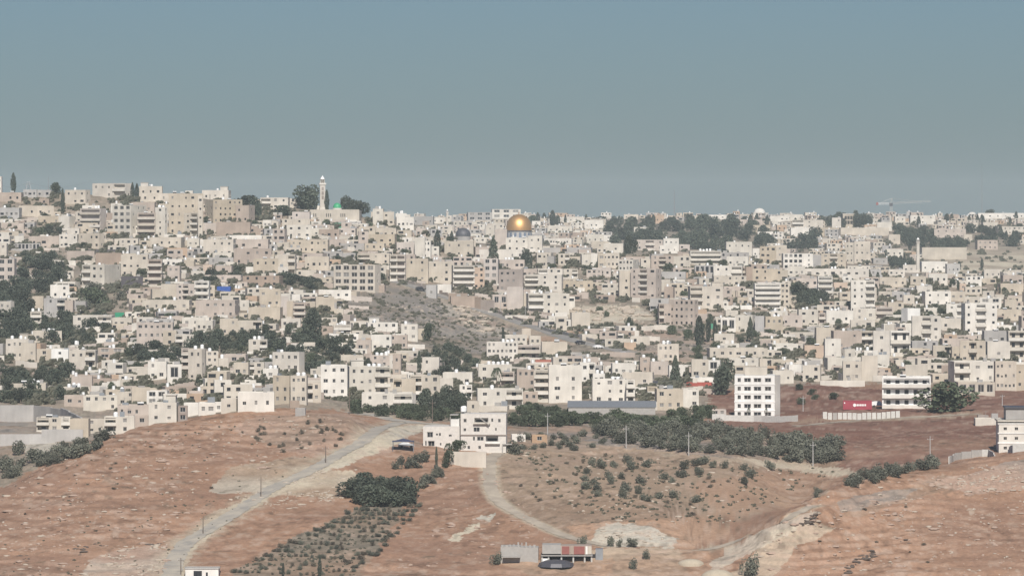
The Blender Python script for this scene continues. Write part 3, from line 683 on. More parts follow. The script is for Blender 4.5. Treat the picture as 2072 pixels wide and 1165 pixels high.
# tower crane on the far horizon
d=5000.0; s=d*K; root=empty('tower_crane',((1803-CX)*s,d,-(452-HY)*s),0.0); tag(root,'tower crane with a long pale jib over the far right skyline','crane')
Z=lambda py: -(py-HY)*s+(452-HY)*s
def lattice(b,p,q,w,n,t=.13):
    p=Vector(p);q=Vector(q);dv=(q-p)/n; up=Vector((0,w,0)) if abs((q-p).normalized().z)>.7 else Vector((0,0,w)); sd_=Vector((w,0,0)) if abs((q-p).normalized().z)>.7 else Vector((0,w,0))
    c=[-up/2-sd_/2,up/2-sd_/2,up/2+sd_/2,-up/2+sd_/2]
    for k in c: b.tube(p+k,q+k,t,t,4)
    for i in range(n):
        for j in range(4): b.tube(p+dv*i+c[j],p+dv*(i+1)+c[(j+1)%4],t*.7,t*.7,3)
b=MB(); lattice(b,(0,0,-5),(0,0,Z(413)),2.2,14); b.build('mast',[PALEC],root)
b=MB(); lattice(b,(2,0,Z(411)),((1883-1803)*s,0,Z(407)),1.4,24,.10); b.build('jib',[PALEC],root)
b=MB(); lattice(b,(-2,0,Z(412)),((1774-1803)*s,0,Z(412)),1.6,8,.14); b.build('counter_jib',[WHITE],root)
b=MB(); b.box((1773-1803)*s,(1777-1803)*s,-1.2,1.2,Z(415),Z(409.5)); b.build('counterweight',[plain('crane_red',(0.30,0.10,0.09))],root)
b=MB(); b.box(-1.6,1.6,-1.5,1.5,Z(417),Z(411)); b.build('cab',[SLATE],root)
b=MB(); lattice(b,(0,0,Z(411)),(1.0,0,Z(401)),1.2,4); b.tube((1,0,Z(401)),((1860-1803)*s,0,Z(408)),.12,.12,3); b.tube((1,0,Z(401)),((1780-1803)*s,0,Z(411)),.12,.12,3); b.build('apex',[PALEC],root)
def mast(px,yb,yt,d,label,r=.5,cat='mast'):
    s=d*K; X=(px-CX)*s; z0=-(yb-HY)*s; b=MB(); b.tube((0,0,-5),(0,0,(yb-yt)*s),r,r*.35,6)
    n=5
    for i in range(1,n):
        z=(yb-yt)*s*(i/n); b.tube((-r*1.6,0,z),(r*1.6,0,z),r*.25,r*.25,4)
    o=b.build('antenna_mast',[METAL],None,(X,d,z0)); tag(o,label,cat); return o
mast(1364.5,446,384,4900,'thin grey antenna mast on the skyline above the dark pine grove',.75)
mast(1371,440,424,4800,'short pale antenna beside the thin mast above the pine grove',.4)
mast(1987,446,332,5200,'very tall faint antenna mast on the far right skyline',.5)
mast(98,400,357,2900,'thin mast on the skyline at the upper left beside the round tree',.3)
# lattice pylon, upper left
d=2900.0; s=d*K; r=empty('power_pylon',((57-CX)*s,d,-(398-HY)*s),.2); tag(r,'small lattice power pylon on the skyline right of the leftmost cypress','pylon'); b=MB()
for a,c in ((-1,-1),(1,-1),(1,1),(-1,1)): b.tube((a*2.4,c*2.4,0),(a*.4,c*.4,9),.16,.1,4)
for k in range(4):
    z=2*k; w=2.4-.22*z
    for a,c,e,f in ((-1,-1,1,-1),(1,-1,1,1),(1,1,-1,1),(-1,1,-1,-1)): b.tube((a*w,c*w,z),(e*(w-.44),f*(w-.44),z+2),.07,.07,3)
b.build('lattice',[METAL],r); b=MB(); b.tube((-2.6,0,7.4),(2.6,0,7.4),.1,.1,4); b.tube((-2,0,8.6),(2,0,8.6),.1,.1,4); b.build('cross_arm',[METAL],r)

def special(px0,px1,yt,yb,st,nc,col,flags,label,name='house',cat=None,**k):
    return make_house(px0,px1,yt,yb,st,nc,col,flags,label,name,None,cat,**k)
# --- white five-storey shell standing alone
p=place(1530,842); s=p[1]*K; W=75*s; H=82*s; dep=15.0; yaw=-.30
org=(p[0]+44*s-W*math.cos(yaw), p[1]-W*math.sin(yaw)); 
org=((1487-CX)*s, p[1]); root=empty('apartment_building',(org[0],org[1]+2,p[2]),-.06)
tag(root,'bright white five storey unfinished block of open square windows standing alone beside the red field','apartment building')
mb=MB(); ops=[]; colsx=[(6,12.5),(19,33),(38.5,54),(61,74)]
ROWS=[4.4,20.5,38.2,55.5,73.0]
for c_ in ROWS:
    for a,b_ in colsx: ops.append((a*s,b_*s,(c_-4.1)*s,(c_+4.1)*s,.45))
Wf=81*s
facade(mb,(0,0),(1,0),(0,-1),Wf,H,-4,ops); facade(mb,(Wf,0),(0,1),(1,0),dep,H,-4,[(2+4*i,3.6+4*i,(c_-3)*s,(c_+3)*s,.3) for i in range(3) for c_ in ROWS[1:]])
mb.quad((Wf,dep,-4),(0,dep,-4),(0,dep,H),(Wf,dep,H)); mb.quad((0,dep,-4),(0,0,-4),(0,0,H),(0,dep,H)); mb.quad((0,0,H-.02),(Wf,0,H-.02),(Wf,dep,H-.02),(0,dep,H-.02)); mb.build('wall',[WM['W']],root)
mb=MB()
for i,o in enumerate(ops):
    pwin(0 if i%3 else 2,root,((o[0]+o[1])/2,.38,(o[2]+o[3])/2),(o[1]-o[0],1,o[3]-o[2]))
for zz_ in (12.3,29.3,46.8,64.3):
    f=MB(); f.box(-.15,Wf+.15,-.12,-.004,zz_*s-.2,zz_*s+.2); f.build('floor_slab',[WM['W']],root)
f=MB(); f.box(Wf*.25,Wf*.8,5,11,H,H+2.6); f.build('stair_house',[WM['c']],root)
f=MB(); f.box(Wf+.005,Wf+11*s,3,12,-4,H*.985); f.build('stair_tower',[WM['g']],root)
def wall_run(name,pts,h,th,mat,label,cat='wall',seg=None,gap=0,parts=None,matb=None,group=None):
    """a free-standing wall of panels following the ground"""
    c=[place(*q) for q in pts]; L=[0]
    for a,b in zip(c,c[1:]): L.append(L[-1]+math.hypot(b[0]-a[0],b[1]-a[1]))
    n=max(1,int(L[-1]/(seg or 3.0))); r=empty(name,c[0]); tag(r,label,cat,group)
    for i in range(n):
        l0=L[-1]*i/n; l1=L[-1]*(i+1)/n-gap
        q=[]
        for l in (l0,l1):
            j=0
            while j<len(L)-2 and L[j+1]<l: j+=1
            t=(l-L[j])/(L[j+1]-L[j]); X=c[j][0]+(c[j+1][0]-c[j][0])*t; Y=c[j][1]+(c[j+1][1]-c[j][1])*t; q.append((X,Y,ground(X,Y)))
        A,B=q; dx,dy=B[0]-A[0],B[1]-A[1]; ln=math.hypot(dx,dy); zz=max(A[2],B[2])+R.uniform(-.08,.08)
        m=MB(); m.box(0,ln,-th/2,th/2,-2.0,h,0); o=m.build(parts or 'panel',[mat if R.random()<.8 or not matb else matb],r,(A[0]-c[0][0],A[1]-c[0][1],zz-c[0][2]),math.atan2(dy,dx))
    return r
WALLB=[]
wall_run('concrete_wall',[(1441,849),(1480,851),(1530,853),(1614,852)],1.9,.25,PALEC,'pale grey perimeter wall round the foot of the white unfinished block',seg=4)
wall_run('concrete_barrier',[(1665,846),(1720,848),(1770,848),(1822,844)],2.1,.3,PALEC,'row of upright concrete barrier slabs in front of the red container','barrier',seg=1.6,gap=.25,matb=CONC)
wall_run('concrete_wall',[(1920,938),(1935,930),(1970,925),(2000,921),(2050,916),(2100,912)],1.9,.25,PALEC,'stepped pale block wall running up to the building at the right edge',seg=3.4,gap=.1,matb=CONC)
wall_run('retaining_wall',[(0,852),(60,852),(120,860),(165,880)],5.2,.6,WM['g'],'high smooth grey retaining wall at the far left below the dark trees',seg=12)
wall_run('retaining_wall',[(0,902),(60,898),(120,893),(168,888)],3.0,.5,WM['g'],'lower grey retaining wall at the far left in the gully',seg=12)
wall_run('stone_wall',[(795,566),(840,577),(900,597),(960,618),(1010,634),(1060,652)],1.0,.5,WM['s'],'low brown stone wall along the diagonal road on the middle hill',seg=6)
wall_run('stone_wall',[(908,612),(950,620),(1000,632)],4.5,.6,WM['t'],'brown retaining wall below the palms above the diagonal road',seg=8)
wall_run('stone_wall',[(1095,666),(1140,677),(1190,690),(1240,700)],1.4,.5,WM['g'],'grey wall beside the lower end of the diagonal road',seg=6)
wall_run('stone_wall',[(912,938),(940,942),(984,946)],3.4,.5,WM['y'],'cream retaining wall under the yard of the twin house',seg=5)
# --- three storey house with scalloped balconies, right
r=special(1790,1890,763,826,3,3,'W','bA t0 plain','white three storey house with scalloped balcony fronts left of the big round tree','apartment_building')
# --- right edge building, with the slab roof behind it
p=place(2020,916); s=p[1]*K
root=empty('apartment_building',((2021-CX)*s,p[1],p[2]),-.04); tag(root,'plain off-white three storey building with floor bands at the right edge of the picture','apartment building')
W=95*s; H=60*s; mb=MB(); ops=[]
for k in range(3):
    for a in (13,35.5,58,80): ops.append(((a-3.4)*s,(a+3.4)*s,(5+19.5*k+2)*s,(5+19.5*k+8)*s,.4))
facade(mb,(0,0),(1,0),(0,-1),W,H,-8,ops,0,0); mb.quad((W,14,-8),(0,14,-8),(0,14,H),(W,14,H)); mb.quad((0,14,-8),(0,0,-8),(0,0,H),(0,14,H)); mb.quad((W,0,-8),(W,14,-8),(W,14,H),(W,0,H)); mb.quad((0,0,H),(W,0,H),(W,14,H),(0,14,H)); mb.build('wall',[WM['w']],root)
for o in ops: pwin(2,root,((o[0]+o[1])/2,.32,(o[2]+o[3])/2),(o[1]-o[0],1,o[3]-o[2]))
for k in range(1,4): f=MB(); f.box(-.3,W,-.18,-.004,(19.5*k+1)*s-.2,(19.5*k+1)*s+.2 if k<3 else 19.5*k*s+.3); f.build('floor_band',[WM['W']],root)
f=MB(); f.box(-.4,W,-.5,14,H+.45,H+.9); f.build('roof_slab',[WM['w']],root)
f=MB(); f.box(15*s,W,2,12,H+1.0,H+4.2); f.build('roof_storey',[WM['g']],root); f=MB(); f.box(13*s,W,1.4,12.5,H+4.2,H+4.6); f.build('roof_storey_slab',[SLATE],root)
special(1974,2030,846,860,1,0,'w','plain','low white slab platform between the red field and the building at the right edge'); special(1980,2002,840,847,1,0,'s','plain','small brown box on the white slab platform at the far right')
# --- twin house in the centre foreground
p=place(938,911); s=p[1]*K; root=empty('house',((932-CX)*s,p[1],p[2]),-.03); tag(root,'off-white three storey house with an outside stair, nearest to the camera in the middle','house')
W=92*s; H=74*s; mb=MB()
ops=[(6*s,12*s,57*s,64*s,.3),(6*s,11*s,39*s,45*s,.3),(26*s,39*s,38*s,47*s,.3),(28*s,56*s,56*s,66*s,1.6),(62*s,66*s,58*s,65*s,.3),(76*s,81*s,57*s,64*s,.3),(70*s,73*s,40*s,46*s,.3),(25*s,29*s,20*s,28*s,.3),(33*s,47*s,20*s,28*s,.3),(51*s,76*s,17*s,29*s,1.8),(14*s,19*s,3*s,9.5*s,.4),(36*s,41*s,3*s,9.5*s,.4)]
facade(mb,(0,0),(1,0),(0,-1),W,H,-6,ops,0,0); D2=11
mb.quad((W,D2,-6),(0,D2,-6),(0,D2,H),(W,D2,H)); mb.quad((0,D2,-6),(0,0,-6),(0,0,H),(0,D2,H)); mb.quad((W,0,-6),(W,D2,-6),(W,D2,H),(W,0,H)); mb.quad((0,0,H),(W,0,H),(W,D2,H),(0,D2,H)); mb.build('wall',[NEUTRAL],root)
for o in ops:
    if o[4]<1: pwin(0,root,((o[0]+o[1])/2,o[4]-.08,(o[2]+o[3])/2),(o[1]-o[0],1,o[3]-o[2]))
    else: f=MB(); f.quad((o[0]+.4,o[4]-.05,o[2]),(o[1]-.4,o[4]-.05,o[2]),(o[1]-.4,o[4]-.05,o[3]-.6),(o[0]+.4,o[4]-.05,o[3]-.6)); f.build('balcony_door',[GLASS],root)
f=MB(); f.box(-1*s,W+.3,-.35,-.004,31*s,32.5*s); f.build('cornice',[WM['s']],root)
f=MB()
for i in range(8): f.box((40+2.2*i)*s,(42.2+2.2*i)*s,-1.1,-.004,(66-1.7*i)*s-.3,(66-1.7*i)*s)
f.build('outside_stair',[CONC],root)
f=MB(); f.box(26*s,60*s,-.9,-.003,54*s,55*s); f.box(26*s,60*s,-.9,-.8,55*s,57.5*s); f.build('balcony',[WM['w']],root)
f=MB(); f.box(50*s,80*s,-1.0,-.003,14*s,15.5*s); f.box(50*s,80*s,-1.0,-.88,15.5*s,19*s); f.build('balcony',[WM['W']],root)
f=MB(); f.box(1*s,18*s,3,8,H,H+.2); f.build('roof_edge',[CONC],root)
mobj('water_tank',TANK,root,(4*s,3,H)); mobj('water_tank',TANK,root,(6*s,5,H))
f=MB(); f.box(84*s,104*s,-.6,.6,12*s,14*s); f.box(84*s,86*s,-.6,.6,-4,12*s); f.build('ramp',[CONC],root)
root=empty('house',((856-CX)*s,p[1]+1.5,p[2]),-.05); tag(root,'off-white two storey house joined to the left of the three storey house in the middle','house')
W=74*s; H=48*s; mb=MB(); ops=[(8*s,20*s,26*s,37*s,.4),(26*s,30*s,30*s,34*s,.3),(32*s,36*s,29*s,35*s,.3),(52*s,58*s,28*s,32*s,.3),(4*s,7*s,9*s,19*s,.3),(10*s,23*s,8*s,19*s,.9),(34*s,37*s,10*s,15*s,.3),(52*s,55*s,9*s,15*s,.3)]
facade(mb,(0,0),(1,0),(0,-1),W,H,-6,ops,0,0); mb.quad((W,D2,-6),(0,D2,-6),(0,D2,H),(W,D2,H)); mb.quad((0,D2,-6),(0,0,-6),(0,0,H),(0,D2,H)); mb.quad((W,0,-6),(W,D2,-6),(W,D2,H),(W,0,H)); mb.quad((0,0,H),(W,0,H),(W,D2,H),(0,D2,H)); mb.build('wall',[NEUTRAL],root)
for o in ops: pwin(0,root,((o[0]+o[1])/2,o[4]-.08,(o[2]+o[3])/2),(o[1]-o[0],1,o[3]-o[2]))
f=MB(); f.box(55*s,72*s,3,8,H,H+15*s*.95); f.build('roof_storey',[WM['W']],root); f=MB(); f.box(53*s,70*s,2.6,8,H+22*s,H+23.5*s); f.tube((54*s,3,H),(54*s,3,H+22*s),.1); f.build('roof_canopy',[CONC],root)
f=MB(); f.box(-9*s,24*s,-3.2,-.5,-3,2*s); f.build('terrace',[WM['W']],root)
# --- long grey-roofed greenhouse
def gable(px0,px1,yt,yb,dep,wallm,roofm,label,name,cat,rise=.28,yaw=0.0,dark=None,plainends=True):
    p=place((px0+px1)/2,yb); s=p[1]*K; r=empty(name,((px0-CX)*s,p[1],p[2]),yaw); tag(r,label,cat); W=(px1-px0)*s; H=(yb-yt)*s; e=H*(1-rise)
    b=MB(); b.box(0,W,0,dep,-3,e,0); b.build('wall',[wallm],r)
    b=MB(); o=.3; b.quad((-o,-o,e-.1),(W+o,-o,e-.1),(W+o,dep/2,H),(-o,dep/2,H)); b.quad((W+o,dep+o,e-.1),(-o,dep+o,e-.1),(-o,dep/2,H),(W+o,dep/2,H)); b.tri((-o,-o,e-.1),(-o,dep/2,H),(-o,dep+o,e-.1)); b.tri((W+o,-o,e-.1),(W+o,dep+o,e-.1),(W+o,dep/2,H)); b.build('roof',[roofm],r)
    for a,c,z0,z1 in (dark or []): q=MB(); q.box(a*W,c*W,-.08,.03,z0*H,z1*H); q.build('window',[GLASS],r)
    return r,W,H
gable(1150,1326,812,838,14,CONC,METAL,'long low shed with a blue-grey sheet roof behind the dark hedge','long_shed','shed',.42,-.02)
gable(1085,1138,728,748,9,WM['w'],REDTILE,'small house with a red tiled roof in the middle of the lower houses','house','house',.55,0,[(.1,.2,.1,.3),(.4,.5,.1,.3),(.75,.85,.1,.3)])
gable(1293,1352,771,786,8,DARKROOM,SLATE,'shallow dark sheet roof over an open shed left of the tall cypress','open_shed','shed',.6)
gable(375,442,1147,1172,6,WM['W'],ROOF,'small white flat hut with a dark opening at the bottom edge','hut','hut',.06,0,[(.25,.5,.1,.72),(.62,.68,.05,.6)])
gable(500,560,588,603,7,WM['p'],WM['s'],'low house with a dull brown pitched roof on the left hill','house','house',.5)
RUST=plain('faded_red_sheet',(.27,.10,.085),.8)
# --- block shed group, bottom centre
p=place(1100,1138); s=p[1]*K; root=empty('shed',((1013-CX)*s,p[1],p[2]),-.02); tag(root,'rough grey block shed with red and white sheets patching its upper front, bottom middle','shed')
f=MB(); f.box(0,40*s,0,7,-2,33*s); f.box(40.01*s,76*s,.3,7,-2,31*s); f.build('block_wall',[CONC],root)
for k_ in range(9): f=MB(); f.box((2+8*k_)*s,(2+8*k_+R.uniform(2,5))*s,.4,.8,31*s-.1,31*s+R.uniform(.4,1.4)); f.build('broken_block',[CONC],root)
f=MB(); f.box(5*s,40*s,-2.2,-.004,12*s,14*s); f.build('canopy',[CONC],root)
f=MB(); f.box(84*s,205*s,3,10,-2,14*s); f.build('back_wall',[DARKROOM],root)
f=MB(); f.box(84*s,122*s,1,8,18*s,36*s); f.build('upper_wall',[CONC],root)
f=MB(); f.box(122*s,184*s,1.5,8,16*s,34*s); f.build('upper_front',[WM['t']],root)
for a,c,m in ((124,139,RUST),(141,147,WM['t']),(148,170,RUST),(172,176,WM['W']),(177,184,WM['c'])): f=MB(); f.box(a*s,c*s,1.32,1.49,17*s,33*s); f.build('sheet',[m],root)
f=MB(); f.box(82*s,186*s,-.6,9,14*s,15.4*s); f.build('floor_slab',[CONC],root)
for a in (84,97,123,147,170,184): f=MB(); f.tube((a*s,0,-1),(a*s,0,14*s),.22); f.build('post',[PALEC],root)
f=MB(); f.box(84*s,96*s,.1,.5,-2,9*s); f.build('low_wall',[WM['W']],root); f=MB(); f.box(192*s,207*s,2,6,-2,27*s); f.build('lean_to',[METAL],root)
f=MB(); f.lathe([(4.6,0),(4.2,.9),(2.6,1.5),(.5,1.7)],10,0); o=f.build('covered_heap',[SLATE],None,(p[0]+25*s,p[1]-3.5,ground(p[0]+25*s,p[1]-3.5))); tag(o,'low dark covered heap in front of the block shed','heap')
for px,py,w,h,lab in ((1452,1168,34,17,'larger smooth pale spoil mound at the bottom edge'),(1398,1140,26,10,'smaller low pale spoil mound above the larger one')):
    x,y,z=place(px,py); s=y*K; f=MB(); n_=14; pr=[(w*s*(1-(i/8)**1.6)+.05,h*s*math.sin(math.pi/2*i/8)) for i in range(9)]; f.lathe([(w*s,-2)]+pr,n_,0); f.v=[(a*(1+.12*math.sin(3*math.atan2(b,a))),b*.6,c) for a,b,c in f.v]
    tag(f.build('spoil_mound',[plain('pale_spoil',(.44,.385,.30),.95)],None,(x,y,z),0,True),lab,'mound')
# --- red shipping container with white lettering blocks
p=place(1735,829); s=p[1]*K; root=empty('shipping_container',((1706-CX)*s,p[1],p[2]),-.02); tag(root,'crimson shipping container with white lettering on the dark red field','container')
W=58*s; H=19*s; CR=plain('crimson_paint',(0.33,0.05,0.075),.6); f=MB(); f.box(0,W,0,2.6,.15,H)
f.build('body',[CR],root); f=MB()
for k in range(24): f.box(W*(k+.1)/24,W*(k+.5)/24,-.06,-.003,.35,H-.25)
tag(f.build('corrugation',[CR],root),kind='stuff')
f=MB(); f.box(0,W,-.09,.02,H-.22,H+.02); f.box(0,W,-.09,.02,.1,.32); f.box(-.02,.2,-.09,.02,.32,H-.22); f.box(W-.2,W+.02,-.09,.02,.32,H-.22); f.build('edge_frame',[CR],root)
f=MB(); f.lathe([(.55,0),(.55,.03)],12,0); o=f.build('logo_disc',[WHITE],root,(W*.40,-.08,H*.52)); o.rotation_euler=(math.pi/2,0,0)
x0=W*.47
for k,wd in enumerate((.45,.4,.4,.45,.4,.42)): f=MB(); f.box(x0,x0+wd,-.10,-.07,H*.42,H*.62); f.box(x0+wd*.3,x0+wd*.7,-.105,-.10,H*.47,H*.56); f.build('letter',[WHITE],root); x0+=wd+.14
f=MB(); f.box(W*.03,W*.07,-.10,-.07,H*.68,H*.82); f.build('logo_mark',[WHITE],root)
# --- vehicles
def car(px,py,rz,paint,label,van=False,L=4.4,cat='car'):
    x,y,z=place(px,py); r=empty('parked_van' if van else 'parked_car',(x,y,z+.25),rz); tag(r,label,cat)
    w=.9; f=MB(); hb=.95; prof=[(-L/2,.45),(-L/2,.95),(-L/2+.15,1.75 if van else 1.0),(-L*.25,1.95 if van else 1.48),(L*.12,1.95 if van else 1.46),(L*.28,1.05),(L/2-.1,.95),(L/2,.45)]
    n=len(prof); b0=len(f.v)
    for yy in (-w,w):
        for a,c in prof: f.v.append((a,yy*(.86 if c>1.2 else 1),c))
    for i in range(n): f.f.append((b0+i,b0+(i+1)%n,b0+n+(i+1)%n,b0+n+i)); f.m.append(0)
    f.f.append(tuple(b0+n-1-i for i in range(n))); f.m.append(0); f.f.append(tuple(b0+n+i for i in range(n))); f.m.append(0)
    f.build('body',[paint],r)
    for yy,sg in ((-w*.93,-1),(w*.93,1)): q=MB(); q.quad((-L*.3,yy,1.05),(L*.2,yy,1.05),(L*.08,yy*.95,1.4 if not van else 1.75),(-L*.24,yy*.95,1.4 if not van else 1.75)); q.build('side_window',[GLASS],r)
    q=MB(); q.quad((L*.275,-w*.8,1.1),(L*.275,w*.8,1.1),(L*.14,w*.75,1.44),(L*.14,-w*.75,1.44)); q.build('windscreen',[GLASS],r)
    for a in (-L*.3,L*.32):
        for yy in (-w,w): q=MB(); q.tube((a,yy-.1,.33),(a,yy+.1,.33),.34,.34,10); q.build('wheel',[BLACK],r)
    return r
WP=plain('white_car_paint',(.75,.75,.75),.35); BP=plain('black_car_paint',(.03,.03,.035),.3); SP=plain('silver_car_paint',(.4,.42,.44),.35)
car(1777,824,.05,WP,'white van parked right of the crimson container',True,5.0,'van')
car(1174,697,.5,BP,'black car going down the lower end of the diagonal road'); car(851,589,.3,BP,'dark car on the upper part of the diagonal road',True,4.8)
car(822,907,.1,SP,'silver car beside the dark shelter left of the twin house'); car(1210,706,.5,WP,'white car parked at the bottom of the diagonal road')
car(1262,722,.4,SP,'silver car parked past the end of the diagonal road',True,4.6); car(548,470,.5,WP,'white car on the steep lane left of the mosque')
x,y,z=place(816,912); r=empty('shelter',(x,y,z)); tag(r,'dark blue canopy shelter left of the two storey white house','shelter'); f=MB(); f.box(-3,3,-2,2,2.6,2.8); f.tri((-3,-2,2.8),(3,-2,2.8),(0,0,3.5)); f.build('roof',[plain('navy_canvas',(.05,.06,.11))],r)
for a,c in ((-2.8,-1.8),(2.8,-1.8),(2.8,1.8),(-2.8,1.8)): f=MB(); f.tube((a,c,-.5),(a,c,2.6),.07); f.build('post',[METAL],r)
special(1075,1106,880,896,1,1,'o','plain','small ochre walled yard building in the olive slope right of the twin house'); special(1034,1062,879,893,1,2,'w','plain','little pale green-white shed just right of the twin house')
# --- utility poles
def pole(px,yb,yt,label,mat,arm=True,arm_z=.55,w=1.6,group=None):
    x,y,z=place(px,yb); H=(yb-yt)*y*K; r=empty('utility_pole',(x,y,z),R.uniform(-.4,.4)); tag(r,label,'utility pole',group)
    f=MB(); f.tube((0,0,-1),(0,0,H),.17,.10,6); f.build('shaft',[mat],r)
    if arm: f=MB(); f.tube((-w/2,0,H*arm_z+H*.3),(w/2,0,H*arm_z+H*.3),.07,.07,4); f.build('cross_arm',[mat],r); f=MB(); [f.tube((a,0,H*arm_z+H*.3),(a,0,H*arm_z+H*.3+.3),.06,.06,4) for a in (-w/2,w/2)]; tag(f.build('insulators',[PALEC],r),kind='stuff')
for a in [(528,1004,964,'dark pole with a cross arm beside the pale rubble patch',WOOD),(411,1079,1044,'dark pole standing at the bend of the road at lower left',WOOD),(659,936,902,'dark pole with a bushy top box beside the climbing road',WOOD),
          (366,1163,1128,'dark pole beside the white hut at the bottom edge',WOOD),(707,838,790,'dark pole at the left end of the long hedge',WOOD),(875,856,808,'tall brown pole in front of the hedge above the twin house',WOOD),
          (1108,878,835,'pale thin pole in the olive grove right of the twin house',STEEL),(1267,906,860,'pale steel pole at the edge of the olive grove, under the long shed',STEEL),(1393.5,922,874,'tall pale steel pole in front of the darkest olive trees',STEEL),
          (1645,942,893,'pale pole at the right end of the olive grove',STEEL),(1882,926,882,'pale pole with a cross arm on the dark red field',STEEL),(1625,832,800,'thin pole on the red field right of the white unfinished block',STEEL),(1063,644,618,'pale lamp pole by the lower diagonal road',STEEL),(1013,630,605,'thin pole under the brown apartment block by the diagonal road',STEEL),(2028,820,798,'thin pole at the far right edge of the red field',STEEL)]: pole(*a)
# ------------------------------------------------------------------ where the trees stand
SOLO=[('cypress',27,390,12,40,'tall dark cypress at the upper left corner of the skyline'),('broadleaf_tree',112,394,20,24,'round dark tree on the skyline left of the sandy house'),('cypress',268,404,9,34,'left one of the pair of cypresses in front of the ridge houses, upper left'),
          ('cypress',277,404,9,32,'right one of the pair of cypresses in front of the ridge houses, upper left'),('cypress',127,432,8,50,'narrow cypress between low houses at the far left, under the skyline'),('broadleaf_tree',376,382,16,12,'small tree peeping over the roof of the five storey block'),
          ('pine_tree',622,418,50,46,'big round dark tree left of the slender minaret'),('cypress',661,426,11,44,'dark cypress right behind the slender minaret'),('pine_tree',708,424,34,36,'tall dark pine right of the green dome'),('pine_tree',728,430,34,30,'lower dark pine at the right end of the mosque'),
          ('pine_tree',500,420,44,24,'wide dark tree on the skyline above the brown stone blocks'),('pine_tree',520,438,26,36,'dark tree stepping down the lane left of the mosque'),('pine_tree',575,436,34,20,'dark tree clump on the slope under the big round tree'),
          ('cypress',524,444,11,34,'narrow dark cypress beside the steep lane left of the mosque'),('cypress',885,516,15,50,'tall dark cypress right of the white tower house, middle left'),('conifer',998,525,28,44,'pointed dark conifer under the golden dome'),('pine_tree',1068,544,26,38,'tall dense dark green tree just below the golden dome'),
          ('cypress',914,502,9,34,'thin dark cypress under the round grey dome'),('cypress',1118,456,14,30,'taller of two cypresses on the skyline right of the golden dome'),('cypress',1129,456,10,20,'shorter cypress on the skyline right of the golden dome'),('cypress',1088,452,9,22,'small cypress just right of the golden dome'),('broadleaf_tree',1076,452,18,16,'round tree touching the right side of the golden dome'),
          ('pine_tree',1275,514,24,36,'dark round tree below the pine grove, above the four storey block'),('cypress',1415,702,21,62,'tallest of three dark cypresses right of the pinkish block, middle right'),('cypress',1433,692,10,46,'middle one of the three cypresses, thinner and shorter'),('cypress',1447,690,11,42,'right one of the three cypresses by the green sheet'),
          ('conifer',1366,784,32,64,'pointed dark cypress-like tree among the lower houses left of the bushy pine'),('pine_tree',1463,798,42,66,'tall bushy dark pine left of the white unfinished block'),('cypress',1018,688,6,26,'small lone cypress on the bare rocky slope in the middle'),('broadleaf_tree',868,690,24,36,'dark tree on the left edge of the bare middle slope'),
          ('broadleaf_tree',1915,832,106,58,'very large round dark green tree right of the three storey balcony house'),('cypress',883,950,6,46,'slim dark cypress in front of the two storey white house'),('broadleaf_tree',906,945,20,34,'dark tree under the palm in front of the twin house'),
          ('palm_tree',906,920,17,28,'small palm in front of the twin white house'),('broadleaf_tree',925,916,28,26,'round green bush against the wall between the two white houses'),('broadleaf_tree',999,911,24,20,'bright green bush at the foot of the three storey house'),('olive_tree',1040,918,32,26,'round grey-green bush right of the twin house at the top of the track'),
          ('palm_tree',1005,786,24,50,'palm tree among the lower houses in the middle'),('palm_tree',945,606,14,30,'left palm above the brown retaining wall'),('palm_tree',960,602,12,26,'right palm above the brown retaining wall'),('palm_tree',985,598,18,26,'palm in front of the big square-windowed block'),
          ('pine_tree',632,690,38,64,'tall layered dark tree in the left town beside the bare slope'),('cypress',848,762,9,52,'dark narrow cypress among trees left of the lower houses'),('conifer',1518,692,22,50,'dark pointed tree in front of the grey and sandy house'),('broadleaf_tree',1358,676,20,18,'small round tree on the terrace below the pinkish block'),
          ('broadleaf_tree',190,622,48,40,'dark purple-brown tree on the slope in the left town'),('palm_tree',1380,802,14,18,'small palm against the cream house right of the long shed'),('palm_tree',1515,845,8,24,'left young palm in front of the white unfinished block'),('palm_tree',1550,845,8,24,'right young palm in front of the white unfinished block'),
          ('olive_tree',1517,1165,30,44,'dark bushy tree at the bottom edge, lower right'),('olive_tree',1178,1102,16,20,'small leaning tree on the bank above the block shed'),('olive_tree',1003,1141,20,24,'dark bush at the left end of the block shed'),('cypress',573,1170,6,32,'left young cypress at the bottom of the olive rows'),('cypress',647,1170,8,46,'right young cypress at the bottom of the olive rows'),
          ('olive_tree',38,920,24,28,'dark tree standing on the grey slope at the far left'),('olive_tree',1236,1105,13,20,'left small tree on the white rock patch'),('olive_tree',1254,1107,12,18,'middle small tree on the white rock patch'),('olive_tree',1279,1106,20,18,'right small tree on the white rock patch'),('olive_tree',1306,1130,16,18,'small tree on the cream bank below the white rock patch'),('olive_tree',1281,1150,15,22,'lowest small tree on the cream bank near the block shed'),
          ('cypress',2024,478,10,22,'small cypress at the far right edge of the far town'),('pine_tree',2002,434,20,12,'flat-topped pine on the far right skyline'),('conifer',1830,542,14,28,'dark tree by the low wall at the far right')]
